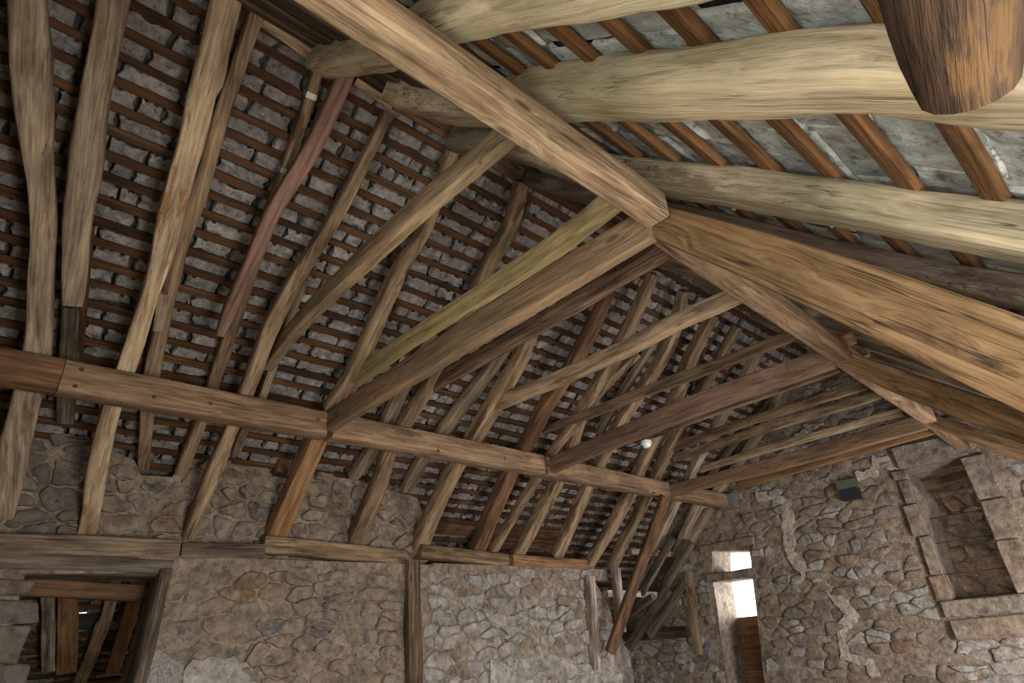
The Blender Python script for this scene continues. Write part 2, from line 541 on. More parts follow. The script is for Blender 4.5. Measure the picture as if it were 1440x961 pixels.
def rough_block(name, pts8, mat, parent=None, seed=0, amp=.012, nsub=4):
    """irregular stone block between 8 corner points (bottom 4, top 4)"""
    bm = bmesh.new()
    vs = [bm.verts.new(p) for p in pts8]
    for q in ((3, 2, 1, 0), (4, 5, 6, 7), (0, 1, 5, 4), (1, 2, 6, 5), (2, 3, 7, 6), (3, 0, 4, 7)):
        bm.faces.new([vs[i] for i in q])
    bmesh.ops.recalc_face_normals(bm, faces=bm.faces)
    bmesh.ops.bevel(bm, geom=bm.edges[:], offset=.012, segments=1, affect='EDGES')
    bmesh.ops.subdivide_edges(bm, edges=[e for e in bm.edges if e.calc_length() > .06], cuts=nsub, use_grid_fill=True)
    for v in bm.verts:
        n = noise.noise_vector(v.co * 5 + Vector((seed * 3.3, seed, 1)))
        v.co += n * amp
    me = D.meshes.new(name)
    bm.to_mesh(me)
    bm.free()
    return link(name, me, mat, parent)
def blk(x0, x1, y0, y1, z0, z1, j=0, seed=0):
    rr = random.Random(seed)
    p = [(x0, y0, z0), (x1, y0, z0), (x1, y1, z0), (x0, y1, z0), (x0, y0, z1), (x1, y0, z1), (x1, y1, z1), (x0, y1, z1)]
    return [tuple(a + rr.uniform(-j, j) for a in q) for q in p]

# floor and ground
v, f = box_vf(-9.5, 1.2, -1.6, 13.2, -.2, 0)
tag(link('floor', mesh('floor', v, f), EARTH), kind='structure')
v, f = box_vf(-60, 60, -60, 60, -.5, -.25)
tag(link('ground', mesh('ground', v, f), GRASS), kind='structure')

# left wall, lower face x = -6.2
lw = lambda u, v_, d: (-6.2 - d, u, v_)
HOLE_L = [(.6, .9), (1.42, .9), (1.56, 2.4), (.55, 2.37)]
POLY_L = [(-.3, -.05), (7.62, -.05), (7.66, 1.5), (7.55, 2.0), (7.2, 2.54), (-.3, 2.54)]
wl = wall('wall_left', lw, (1, 0, 0), POLY_L, [HOLE_L], .62, MORTAR)
def lmat(c):
    q = c.x * .55 - c.y
    return STONEW if (c.x > 4.2 and (c.y < 2.1 or random.Random(int(c.x * 999)).random() < .6)) else STONE  # far stones paler, low ones carry the whitish window light in their colour
stones(wl, lw, [(-.3, .75), (7.62, .75), (7.6, 1.5), (7.5, 2.0), (7.15, 2.52), (-.3, 2.52)], [HOLE_L, [(3.98, .7), (4.23, .7), (4.23, 2.6), (3.98, 2.6)], [(-.32, 2.34), (1.68, 2.34), (1.68, 2.6), (-.32, 2.6)], [(1.42, .9), (2.0, .9), (1.85, 1.75), (1.5, 1.9)]], .29, .135, lmat, 5, limit=285)
pv = [(-6.178, 1.46, 1.0), (-6.178, 1.92, 1.0), (-6.178, 1.8, 1.66), (-6.178, 1.54, 1.82), (-6.2, 1.44, 1.0), (-6.2, 1.94, 1.0), (-6.2, 1.82, 1.68), (-6.2, 1.52, 1.84)]
link('plaster_patch', mesh('plaster_patch', pv, [(0, 1, 2, 3), (0, 4, 5, 1), (1, 5, 6, 2), (2, 6, 7, 3), (3, 7, 4, 0)]), PLASTER, wl)
zz = 1.0
for i, (h, a) in enumerate(((.26, .7), (.2, .62), (.3, .74), (.24, .66), (.2, .7), (.14, .6))):
    rough_block('jamb_stone', blk(-6.78, -6.17 + .02 * (i % 2), .28, a, zz, zz + h - .012, .02, 60 + i), STONED, wl, 60 + i, .02)
    zz += h
def patch(name, to3, pl, mat, parent, seed, flip=False):
    """thin uneven skin of lime, mortar or painted glow with a ragged outline"""
    pl = [Vector(p) for p in pl]
    out = []
    for i in range(len(pl)):
        a, b = pl[i], pl[(i + 1) % len(pl)]
        k = max(2, int((b - a).length / .05))
        out += [a.lerp(b, j / k) for j in range(k)]
    out = [q + Vector(noise.noise_vector(Vector((q.x * 14, q.y * 14, seed)))).xy * .05 + Vector(noise.noise_vector(Vector((q.x * 37, q.y * 37, seed)))).xy * .02 for q in out]
    n = len(out)
    ov, oe, of = delaunay_2d_cdt(out, [(i, (i + 1) % n) for i in range(n)], [], 1, 1e-5)[:3]
    v = [to3(p.x, p.y, -.02 - .01 * noise.noise(Vector((p.x * 9, p.y * 9, 3)))) for p in ov] + [to3(p.x, p.y, .02) for p in ov]
    m_ = len(ov)
    f = [tuple(t) for t in of] + [(i, (i + 1) % n, m_ + (i + 1) % n, m_ + i) for i in range(n)]
    if flip:
        f = [tuple(reversed(t)) for t in f]
    return link(name, mesh(name, v, f), mat, parent)
patch('lime_splash', lambda u, v_, d: lw(u, v_, d - .02), [(4.98, 2.07), (5.37, 2.0), (5.66, 1.89), (5.85, 1.94), (5.81, 1.8), (5.53, 1.76), (5.3, 1.88)], MORTARW, wl, 2)
patch('lime_splash', lambda u, v_, d: lw(u, v_, d - .02), [(1.83, 1.66), (2.04, 1.71), (2.26, 1.66), (2.46, 1.56), (2.39, 1.4), (1.82, 1.45)], MORTARW, wl, 3)
patch('painted_glow', lambda u, v_, d: lw(u, v_, d + .004), [(5.22, 1.5), (5.7, 1.46), (6.06, 1.53), (6.5, 1.4), (6.97, 1.28), (7.3, 1.4), (7.5, 1.5), (7.5, .95), (5.1, 1.0)], MORTARW, wl, 4)  # pale skin that paints the window glow onto the low wall
# upper wall above the plate, set back
uw = lambda u, v_, d: (-6.36 - d, u, v_)
POLY_U = [(-.3, 2.5), (4.42, 2.5), (4.39, 3.05), (4.29, 3.35), (3.58, 3.45), (2.86, 3.54), (2.75, 3.4), (2.44, 3.4), (2.35, 3.52), (2.02, 3.48), (1.56, 3.48), (1.49, 3.28), (1.22, 3.27), (1.14, 3.4), (.66, 3.54), (.39, 3.57), (-.3, 3.62)]
wu = wall('wall_left_upper', uw, (1, 0, 0), POLY_U, [], .4, MORTAR, amp=.03)
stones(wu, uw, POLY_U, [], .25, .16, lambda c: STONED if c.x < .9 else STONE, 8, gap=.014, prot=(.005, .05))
v, f = box_vf(-7.3, -6.2, 4.4, 7.6, 2.4, 2.56)
tag(link('wall_left_head', mesh('wall_left_head', v, f), MORTAR), kind='structure')

# gable wall, face y = 9.9
gw = lambda u, v_, d: (u, 9.9 + d, v_)
HOLE_D = [(-5.98, -.02), (-5.42, -.02), (-5.1, 2.3), (-5.04, 2.76), (-5.72, 2.84), (-5.82, 2.4)]
HOLE_R = [(-2.46, 1.76), (-1.74, 1.77), (-1.73, 2.84), (-1.78, 3.5), (-2.46, 3.42), (-2.36, 3.06), (-2.45, 2.4)]
POLY_G = [(-9.2, -.05), (.9, -.05), (.9, 2.1), (-.5, 3.5), (-1.8, 4.66), (-3.06, 5.83), (-5.5, 4.14), (-7.8, 2.54), (-9.2, 1.56)]
wg = wall('wall_gable', gw, (0, -1, 0), POLY_G, [HOLE_D, HOLE_R], .62, MORTAR)
def gmat(c):
    if c.y > 3.75:
        return STONED
    if (c.x > -2.8 and c.y < 1.5) or c.x < -5.9:
        return STONEW if random.Random(int(c.x * 999 + c.y * 77)).random() < .6 else STONE  # paler stones, at lower right they paint in the daylight
    return STONE
HDX = [(-5.98, -.02), (-5.36, -.02), (-5.04, 2.3), (-5.0, 2.86), (-5.78, 2.9), (-5.9, 2.4)]
HRX = [(-2.66, 1.42), (-1.3, 1.42), (-1.3, 3.75), (-2.5, 3.82), (-2.66, 3.0)]
stones(wg, gw, [(-7.8, .8), (-.7, .8), (-.7, 3.2), (-1.8, 4.2), (-3.06, 5.4), (-5.5, 3.9), (-7.8, 2.3)], [HDX, HRX], .29, .145, gmat, 21, limit=280)
def ribbon(cl, wd, seed):
    rr = random.Random(seed)
    L, R_ = [], []
    for i, p in enumerate(cl):
        a, b = Vector(cl[max(0, i - 1)]), Vector(cl[min(len(cl) - 1, i + 1)])
        t = (b - a).normalized()
        k = wd * rr.uniform(.35, .7)
        L.append(Vector(p) + Vector((-t.y, t.x)) * k)
        R_.append(Vector(p) - Vector((-t.y, t.x)) * k)
    patch('mortar_repair', lambda u, v_, d: gw(u, v_, d - .012), L + R_[::-1], MORTARP, wg, seed, True)
ribbon([(-4.71, 3.57), (-4.44, 3.52), (-4.21, 3.37), (-4.3, 2.99), (-4.38, 2.64), (-4.25, 2.35), (-4.06, 2.17), (-3.91, 2.01), (-3.82, 1.82), (-3.69, 1.69), (-3.9, 1.55), (-3.97, 1.38), (-4.0, 1.18), (-3.85, 1.14), (-3.69, 1.08), (-3.67, .91)], .13, 5)
ribbon([(-3.09, 3.52), (-2.85, 3.52), (-2.77, 3.7), (-2.59, 3.67), (-2.51, 3.49)], .1, 6)
# dressed stones round the two gable openings
def gb(name, x0, x1, z0, z1, y0=9.84, y1=10.45, mat=None, seed=1, j=.015, amp=.01):
    return rough_block(name, blk(x0, x1, y0, y1, z0, z1, j, seed), mat or STONE, wg, seed, amp)
gb('lintel_stone', -5.92, -5.0, 2.36, 2.48, seed=3)
gb('lintel_stone', -5.9, -4.9, 2.84, 2.96, seed=4)
gb('lintel_stone', -2.5, -1.66, 3.46, 3.78, seed=5, y0=9.78)
gb('sill_stone', -2.6, -1.2, 1.56, 1.76, seed=6, y0=9.82)
gb('sill_stone', -2.55, -1.2, 1.3, 1.54, seed=7, y0=9.8)
z = 1.78
for i, h in enumerate((.3, .5, .42, .34, .14)):
    gb('jamb_stone', -2.62 + .04 * (i % 2), -2.44, z, z + h - .015, seed=30 + i, j=.012)
    z += h
z = 1.78
for i, h in enumerate((.62, .5, .56)):
    gb('jamb_stone', -1.75, -1.5 + .05 * (i % 2), z, z + h - .015, seed=40 + i, j=.012)
    z += h
# alcove wall in the left corner, behind the hanging posts
aw = lambda u, v_, d: (-7.8 - d, u, v_)
wa = wall('wall_recess', aw, (1, 0, 0), [(7.1, -.05), (10.1, -.05), (10.1, 2.42), (7.1, 2.42)], [], .4, MORTARW)
stones(wa, aw, [(7.1, .5), (9.88, .5), (9.88, 2.4), (7.1, 2.4)], [], .3, .19, lambda c: STONED if c.y > 1.7 else STONEW, 31)
v, f = box_vf(-7.8, -6.82, 7.0, 7.2, 0, 2.6)
tag(link('wall_recess_side', mesh('wall_recess_side', v, f), MORTARW), kind='structure')
# near end wall and right wall with their openings
v, f = box_vf(-9.3, -1.3, -.9, -.62, 0, 6.2)
we = tag(link('wall_near', mesh('wall_near', v, f), MORTAR), kind='structure')
wall('wall_near_return', lambda u, v_, d: (u, -1.0 - d, v_), (0, 1, 0), [(-1.3, 0), (1.2, 0), (1.2, 4.6), (-1.3, 4.6)], [[(-1.1, .2), (.9, .2), (.9, 1.75), (-1.1, 1.75)]], .3, MORTAR, step=.3)
rw = lambda u, v_, d: (.12 + d, u, v_)
wall('wall_right', rw, (-1, 0, 0), [(3.4, 0), (10, 0), (10, 2.84), (3.4, 2.84)], [[(6.3, .4), (8.5, .4), (8.5, 1.8), (6.3, 1.8)]], .6, MORTAR, step=.3)

# ------------------------------------------------------------------ roofs
def roof_frame(apex_x, z0, slope, sgn):
    """s runs down the slope from the ridge, n outward"""
    c = 1 / math.hypot(1, slope)
    down = Vector((sgn * c, 0, -slope * c))
    nrm = Vector((sgn * slope * c, 0, c))
    org = Vector((apex_x, 0, z0))
    return lambda s, y, n: org + down * s + Vector((0, y, 0)) + nrm * n, down, nrm
def slate_variant(i, w0, h0, q=1):
    """one split slate: irregular outline, uneven faces"""
    rr = random.Random(i * 17 + 3)
    out = []
    nx, ny = 7, 4
    for k in range(nx):
        out.append((-.5 + k / nx, .5 - rr.random() ** 2 * .3 * q))
    for k in range(ny):
        out.append((.5 - rr.random() * .09 * q, .5 - k / ny))
    for k in range(nx):
        out.append((.5 - k / nx, -.5 + rr.random() ** 2 * .22 * q))
    for k in range(ny):
        out.append((-.5 + rr.random() * .09 * q, -.5 + k / ny))
    n = len(out)
    v, f = [], []
    for sc, d in ((1, .5), (1, -.1), (.93, -.42), (.5, -.5)):
        for (x, y) in out:
            v.append((x * w0 * sc, y * h0 * sc, d + (.4 * noise.noise(Vector((x * 5 * sc, y * 3 * sc, i * 3.3))) if d < 0 else 0)))
    for r in range(3):
        for k in range(n):
            f.append((r * n + k, r * n + (k + 1) % n, (r + 1) * n + (k + 1) % n, (r + 1) * n + k))
    f.append(tuple(reversed(range(n))))
    f.append(tuple(3 * n + k for k in range(n)))
    return v, f
VAR = [slate_variant(i, 1, 1) for i in range(16)] + [slate_variant(100 + i, 1, 1, .3) for i in range(16)]
VMESH = {}
def slate_mesh(i, mat):
    if (i, mat.name) not in VMESH:
        me = mesh('slate', *VAR[i], 35)
        me.materials.append(mat)
        VMESH[(i, mat.name)] = me
    return VMESH[(i, mat.name)]
camloc = Vector((0, 0, 1.6))
def in_view(p, pad=.06):
    q = p - camloc
    d = q.dot(fw)
    if d < .3:
        return False
    return abs(q.dot(rt) / d) < .852 + pad and abs(q.dot(up) / d) < .569 + pad
def slates(parent, R, down, nrm, s_rows, y0, y1, wr, mat, seed, n0, hgt, thick, limit=300, skip=None, calm=False):
    rr = random.Random(seed)
    L = []
    for s in s_rows:
        y = y0 - rr.random() * .3
        while y < y1:
            w_ = rr.uniform(*wr)
            c = R(s, y + w_ / 2, n0)
            k = .3 if calm else 1
            if not (skip and skip(s, y + w_ / 2)):
                L.append((s + rr.uniform(-.012, .012), y + w_ / 2, w_, rr.uniform(1 - .3 * k, 1.1), rr.randrange(16) + (16 if calm else 0), rr.gauss(0, .035) * k, rr.uniform(-.12, .12) * k, rr.uniform(-.06, .06) * k, rr.uniform(-.005, .03), rr.uniform(.6, 1.6)))
            y += w_ * 1.015
    L.sort(key=lambda q: (0 if in_view(R(q[0], q[1], n0)) else 1, (R(q[0], q[1], n0) - camloc).length))
    rv, rf = [], []
    for i, (s, y, w_, hk, vi, a, tx, ty, dn, tk) in enumerate(L):
        X = Vector((0, 1, 0))
        Z = nrm
        Y = Z.cross(X)
        m = Matrix((X, Y, Z)).transposed().to_4x4()
        sg = 1 if (Y.dot(down) < 0) else -1
        m = m @ Matrix.Rotation(a, 4, 'Z') @ Matrix.Rotation(tx, 4, 'X') @ Matrix.Rotation(ty, 4, 'Y') @ Matrix.Diagonal((w_ * .995, hgt * hk * sg, thick * tk, 1))
        m.translation = R(s, y, n0 + dn)
        if i < limit:
            o = D.objects.new('slate', slate_mesh(vi, mat))
            COL.objects.link(o)
            o.matrix_world = m
            o.parent = parent
            o.matrix_parent_inverse = parent.matrix_world.inverted()
        else:
            b = len(rv)
            rv += [m @ Vector(p) for p in VAR[vi][0]]
            rf += [tuple(b + k for k in (q if sg > 0 else reversed(q))) for q in VAR[vi][1]]
    if rv:
        tag(link('small_slates', mesh('small_slates', rv, rf, 35), mat, parent), kind='stuff')
def slab(name, R, s0, s1, y0, y1, n0, n1, mat, parent=None, struct=False):
    v = [R(s, y, n) for s in (s0, s1) for y in (y0, y1) for n in (n0, n1)]
    f = [(0, 1, 3, 2), (4, 6, 7, 5), (0, 4, 5, 1), (2, 3, 7, 6), (0, 2, 6, 4), (1, 5, 7, 3)]
    o = link(name, mesh(name, v, f), mat, parent)
    return tag(o, kind='structure') if struct else o
def battens(parent, R, nrm, rows, y0, y1, wd, th, mat, seed):
    rr = random.Random(seed)
    for s in rows:
        pts = [R(s + rr.uniform(-.012, .012), y0 + (y1 - y0) * k / 8, th / 2 + rr.uniform(-.004, .004)) for k in range(9)]
        timber('batten', [(*p, wd * rr.uniform(.85, 1.15)) for p in pts], th, nrm, mat, .5, parent, rnd=.08)
# left slope (battens lie on n = 0)
RL, dL, nL = roof_frame(-3.06, 4.173 + 1.6, .697, -1)
roofL = slab('roof_left', RL, -.1, 6.3, -1.0, 10.4, .16, .2, DECK, None, True)
rowsL = [.04 + .172 * k for k in range(35)]
battens(roofL, RL, nL, rowsL, -.9, 10.0, .064, .03, 'batten', 3)
slates(roofL, RL, dL, nL, [s + .1 for s in rowsL], -.9, 10.1, (.12, .46), SLATE, 11, .07, .19, .05)
# right slope
RR_, dR, nR = roof_frame(-3.06, 3.893 + 1.6 + .17 * 1.345, .9, 1)
roofR = slab('roof_right', RR_, -.1, 5.6, -1.3, 10.4, .13, .17, DECK, None, True)
rowsR = [.17 + .324 * k for k in range(17)]
battens(roofR, RR_, nR, rowsR, -1.2, 10.0, .075, .045, 'battenwarm', 4)
slates(roofR, RR_, dR, nR, [s + .17 for s in rowsR], -1.2, 10.1, (.28, .55), SLATER, 12, .07, .37, .03, limit=200, calm=True)
rr = random.Random(5)
pv_, pf_ = [], []
for s in rowsL[1:30]:
    y = -.4
    while y < 9.8:
        y += rr.uniform(.12, .3)
        a, b = box_vf(-.009, .009, -.008, .008, -.012, .05)
        m_ = Matrix.Translation(RL(s + .036, y, .01)) @ nL.to_track_quat('Z', 'Y').to_matrix().to_4x4() @ Matrix.Rotation(rr.uniform(-.3, .3), 4, 'X')
        k = len(pv_)
        pv_ += [m_ @ Vector(q) for q in a]
        pf_ += [tuple(k + i for i in q) for q in b]
tag(link('slate_pegs', mesh('slate_pegs', pv_, pf_), M['batten'], roofL), kind='stuff')
for (s, y) in [(2.85, 3.05), (3.15, 3.2), (3.5, 3.0), (3.82, 2.95), (2.5, 3.2), (2.2, 3.1), (3.55, 1.75), (3.2, 1.6), (2.9, 1.8)]:
    a, b = box_vf(-.011, .011, -.011, .011, -.05, .06)
    link('slate_peg', mesh('slate_peg', a, b), M['pale'], roofR, Matrix.Translation(RR_(s + .05, y, 0)) @ nR.to_track_quat('Z', 'Y').to_matrix().to_4x4() @ Matrix.Rotation(.25, 4, 'X'))
# ridge capping boards close under the ridge on the right slope
for k, s in enumerate((.02, .36, .7)):
    rr = random.Random(k)
    timber('ridge_board', [(*RR_(s + .1, -.4 + 2.6 * t + .0, -.015), .2) for t in (0, .33, .66, 1)], .025, nR, 'dark', .4, roofR, rnd=.06)
for k, (ya, yb, s) in enumerate([(-.3, 1.1, .05), (1.3, 2.6, .06), (2.6, 3.4, .08), (3.3, 4.2, .06), (4.3, 6.0, .05), (6.1, 8.0, .05)]):
    timber('ridge_board', [(*RL(s, ya + (yb - ya) * t, -.012), .15) for t in (0, .33, .66, 1)], .025, nL, ('batten', 'darkred', 'brown')[k % 3], .5, roofL, rnd=.06)
for k, (ya, yb, s, wd) in enumerate([(4.45, 5.5, 4.62, .2), (5.6, 7.6, 4.8, .22), (5.6, 7.6, 4.56, .16)]):
    timber('lining_board', [(*RL(s, ya + (yb - ya) * t, -.03), wd) for t in (0, .5, 1)], .02, nL, 'darkred', .3, roofL, rnd=.06)

# ------------------------------------------------------------------ timbers
# (name, label, group, material, [(x, y, z, width)...], depth, face normal, waviness)
TIMBERS = [
('rafter','grey crooked rafter with a scarfed foot, leftmost of the inner rafters, nearest the camera','inner rafters','grey',[(-3.372,-0.509,5.343,0.204),(-3.711,-0.368,5.068,0.215),(-4.093,-0.226,4.758,0.175),(-4.435,-0.071,4.481,0.153),(-4.663,0.011,4.297,0.15),(-4.994,0.102,4.029,0.163),(-5.354,0.175,3.738,0.185),(-5.867,0.236,3.234,0.191),(-6.292,0.322,2.813,0.125)],0.16,(-0.629, 0.0, 0.777),1.6),
('rafter','broad grey rafter with a long split, just right of the leftmost crooked one','outer rafters under the battens','grey',[(-3.193,-0.098,5.545,0.174),(-3.322,-0.076,5.441,0.169),(-3.598,-0.028,5.217,0.16),(-3.9,0.01,4.973,0.194),(-4.195,0.074,4.734,0.204),(-4.481,0.132,4.503,0.19),(-4.954,0.274,4.119,0.133)],0.17,(-0.629, 0.0, 0.777),1.5),
('post_stub','short dark timber stub under the broad split rafter, crossing behind the left purlin',None,'dark',[(-5.188,0.286,4.211,0.141),(-5.581,0.387,3.937,0.137),(-6.077,0.524,3.591,0.12)],0.13,(-0.572, 0.0, 0.82),1.0),
('batten_post','thin dark red batten standing upright beside the broad split rafter',None,'batten',[(-4.583,0.218,4.583,0.05),(-5.02,0.322,4.279,0.05),(-5.471,0.436,3.965,0.05)],0.05,(-0.572, 0.0, 0.82),0.3),
('rafter','pale knotty rafter with a waisted middle, its foot on the plate beside the window opening','inner rafters','pale',[(-2.882,0.456,5.733,0.194),(-3.018,0.483,5.623,0.189),(-3.379,0.543,5.33,0.219),(-3.511,0.546,5.224,0.174),(-3.853,0.602,4.946,0.155),(-4.189,0.649,4.674,0.176),(-4.454,0.687,4.46,0.145),(-4.783,0.713,4.193,0.131),(-5.231,0.74,3.83,0.126),(-5.706,0.78,3.386,0.139),(-6.364,0.906,2.735,0.145)],0.15,(-0.629, 0.0, 0.777),1.6),
('rafter','brown rafter half hidden behind the pale knotty one, joined to a lump at the ridge','outer rafters under the battens','brown',[(-3.028,0.682,5.716,0.103),(-3.382,0.71,5.469,0.106),(-3.695,0.726,5.251,0.117),(-4.109,0.779,4.962,0.122),(-4.569,0.8,4.642,0.126),(-4.935,0.867,4.387,0.121),(-5.473,0.963,4.012,0.127),(-5.93,1.081,3.694,0.112),(-6.403,1.229,3.364,0.096)],0.13,(-0.572, 0.0, 0.82),1.2),
('packing_piece','short pegged offcut packed beside the foot of the pale knotty rafter',None,'grey',[(-4.71,0.789,4.266,0.07),(-4.955,0.849,4.067,0.081)],0.07,(-0.629, 0.0, 0.777),1.0),
('rafter','split twin rafter held by two bright metal straps','outer rafters under the battens','brown',[(-3.149,1.207,5.632,0.077),(-3.329,1.23,5.506,0.087),(-3.783,1.283,5.19,0.091),(-4.223,1.326,4.883,0.094),(-4.808,1.396,4.475,0.108),(-5.199,1.441,4.203,0.112),(-5.498,1.468,3.994,0.104),(-5.918,1.518,3.702,0.107),(-6.403,1.555,3.364,0.121)],0.13,(-0.572, 0.0, 0.82),1.0),
('brace','slim reddish-brown brace rising from the left slope to the near end of the overhead purlin','braces','red',[(-2.83,1.353,5.666,0.128),(-3.168,1.356,5.392,0.131),(-3.494,1.345,5.128,0.128),(-3.925,1.273,4.779,0.117),(-4.32,1.282,4.459,0.12),(-4.583,1.265,4.246,0.112),(-4.793,1.272,4.076,0.066)],0.1,(-0.629, 0.0, 0.777),0.8),
('rafter','slender brown inner rafter topped by a forked ridge joint, just right of the metal straps','inner rafters','brown',[(-3.104,1.793,5.54,0.092),(-3.599,1.778,5.14,0.103),(-3.943,1.74,4.861,0.105),(-4.316,1.674,4.558,0.13),(-4.693,1.652,4.253,0.133),(-5.171,1.684,3.867,0.121),(-5.531,1.692,3.545,0.123),(-5.892,1.687,3.188,0.135),(-6.348,1.716,2.737,0.117)],0.13,(-0.629, 0.0, 0.777),1.2),
('rafter','thin outer rafter stub close behind the right side of the slender brown inner rafter','outer rafters under the battens','grey',[(-4.491,1.812,4.678,0.076),(-5.02,1.853,4.309,0.079),(-5.511,1.94,3.967,0.082),(-5.872,1.927,3.715,0.083),(-6.142,1.963,3.527,0.079)],0.1,(-0.572, 0.0, 0.82),1.0),
('rafter','tan inner rafter passing behind the first two long collars and ending on the left purlin','inner rafters','brown',[(-3.121,2.454,5.533,0.099),(-3.671,2.557,5.088,0.114),(-3.971,2.505,4.844,0.13),(-4.419,2.526,4.482,0.144),(-4.907,2.559,4.087,0.154),(-5.239,2.497,3.817,0.133)],0.14,(-0.629, 0.0, 0.777),1.2),
('rafter','dark outer rafter left of the foot of the dark collar, ending on the wall head','outer rafters under the battens','grey',[(-4.586,3.263,4.624,0.107),(-5.27,3.301,4.147,0.136),(-5.565,3.328,3.942,0.138),(-5.921,3.361,3.694,0.154),(-6.231,3.313,3.477,0.13)],0.12,(-0.572, 0.0, 0.82),1.0),
('rafter','inner rafter behind the middle of the mossy green collar, foot left of the wall post','inner rafters','brown',[(-3.065,3.242,5.578,0.13),(-3.414,3.384,5.296,0.14),(-3.703,3.346,5.062,0.141),(-4.203,3.381,4.657,0.151),(-4.666,3.399,4.282,0.154),(-5.014,3.388,4.0,0.156),(-5.21,3.359,3.841,0.157),(-5.501,3.338,3.582,0.158),(-5.748,3.382,3.337,0.173),(-6.407,3.432,2.685,0.177)],0.14,(-0.629, 0.0, 0.777),1.0),
('rafter','weathered outer rafter ending pale against a dark plank above the wall head','outer rafters under the battens','grey',[(-4.093,4.222,4.968,0.114),(-4.615,4.225,4.604,0.143),(-5.432,4.111,4.035,0.168),(-5.889,4.053,3.716,0.15),(-6.315,4.074,3.419,0.139)],0.12,(-0.572, 0.0, 0.82),1.0),
('principal_rafter','stout rotted rafter running down to the top of the dark wall post','inner rafters','brown',[(-4.126,4.283,4.739,0.151),(-4.367,4.336,4.543,0.166),(-4.774,4.347,4.213,0.195),(-5.202,4.32,3.867,0.185),(-5.504,4.272,3.6,0.179),(-5.919,4.25,3.189,0.194),(-6.483,4.302,2.631,0.191)],0.17,(-0.629, 0.0, 0.777),1.2),
('rafter','dark reddish rafter with one pale edge, first beyond the wall post','inner rafters','darkred',[(-3.511,5.013,5.224,0.118),(-4.0,5.094,4.828,0.169),(-4.424,5.12,4.484,0.172),(-4.817,5.08,4.166,0.174),(-5.282,5.141,3.789,0.17),(-5.503,5.106,3.587,0.2),(-5.85,5.12,3.243,0.202),(-6.378,5.172,2.72,0.205)],0.15,(-0.629, 0.0, 0.777),1.0),
('rafter','narrow rafter close beside the dark reddish one, beyond the wall post','far rafters','brown',[(-3.938,6.006,4.852,0.116),(-4.404,5.776,4.475,0.116),(-5.075,5.605,3.931,0.117),(-5.387,5.571,3.678,0.103),(-5.537,5.556,3.525,0.118),(-5.849,5.497,3.217,0.119),(-6.382,5.424,2.689,0.105)],0.11,(-0.629, 0.0, 0.777),1.0),
('rafter','second rafter beyond the wall post, with carpenter marks cut near the top','far rafters','brown',[(-3.19,5.508,5.477,0.122),(-3.787,5.644,4.993,0.168),(-4.411,5.704,4.488,0.18),(-4.766,5.709,4.201,0.168),(-5.305,5.945,3.764,0.167),(-5.587,5.977,3.497,0.168),(-6.353,5.902,2.738,0.171)],0.14,(-0.629, 0.0, 0.777),1.0),
('rafter','third rafter beyond the wall post, its dark inner face beside the fourth collar','far rafters','brown',[(-3.189,6.171,5.478,0.129),(-3.754,6.485,5.02,0.165),(-4.319,6.494,4.562,0.168),(-4.729,6.469,4.23,0.17),(-5.227,6.568,3.827,0.174),(-5.533,6.592,3.55,0.176),(-6.331,6.664,2.761,0.188)],0.14,(-0.629, 0.0, 0.777),1.0),
('rafter','fourth rafter beyond the wall post, its foot on the first hanging post of the recess','far rafters','brown',[(-3.268,6.947,5.42,0.168),(-3.806,7.052,4.984,0.204),(-4.27,7.268,4.609,0.194),(-4.786,7.347,4.191,0.182),(-5.317,7.507,3.761,0.187),(-5.54,7.568,3.55,0.189),(-5.991,7.511,3.104,0.19),(-6.557,7.441,2.544,0.156)],0.15,(-0.629, 0.0, 0.777),1.0),
('rafter','fifth rafter beyond the wall post, its foot on the second hanging post of the recess','far rafters','brown',[(-3.251,7.567,5.428,0.128),(-3.878,7.663,4.92,0.148),(-4.184,7.716,4.672,0.15),(-4.769,7.781,4.198,0.153),(-5.34,7.93,3.736,0.158),(-5.55,7.974,3.534,0.176),(-6.47,8.022,2.623,0.162)],0.14,(-0.629, 0.0, 0.777),1.0),
('rafter','sixth rafter beyond the wall post, crossing behind the long reddish brace','far rafters','grey',[(-3.379,8.404,5.318,0.136),(-3.745,8.442,5.021,0.138),(-4.41,8.555,4.482,0.16),(-4.909,8.643,4.078,0.154),(-5.442,8.834,3.646,0.158),(-5.552,8.771,3.525,0.158),(-6.192,8.861,2.891,0.151)],0.13,(-0.629, 0.0, 0.777),1.0),
('rafter','seventh rafter beyond the wall post, ending on the pale upper rail','far rafters','grey',[(-3.597,9.545,5.141,0.129),(-4.189,9.795,4.661,0.143),(-4.925,9.8,4.066,0.157),(-5.458,9.677,3.634,0.157),(-5.543,9.437,3.534,0.174),(-6.189,9.563,2.894,0.168)],0.13,(-0.629, 0.0, 0.777),1.0),
('rafter','rafter nearest the gable wall, its foot on the short post left of the doorway','far rafters','grey',[(-3.659,9.8,5.091,0.116),(-4.391,9.8,4.498,0.139),(-5.055,9.8,3.96,0.141),(-5.493,9.8,3.605,0.142),(-5.579,9.8,3.498,0.161),(-6.172,9.8,2.911,0.163),(-6.515,9.8,2.571,0.123)],0.13,(-0.629, 0.0, 0.777),1.0),
('rafter','dark outer rafter between the third and fourth rafters beyond the wall post','outer rafters under the battens','grey',[(-3.767,6.337,5.189,0.097),(-5.122,6.503,4.244,0.104)],0.11,(-0.572, 0.0, 0.82),1.0),
('rafter','outer rafter behind the gap of the fourth and fifth far rafters','outer rafters under the battens','grey',[(-3.877,7.904,5.112,0.11),(-5.841,7.848,3.743,0.117)],0.11,(-0.572, 0.0, 0.82),1.0),
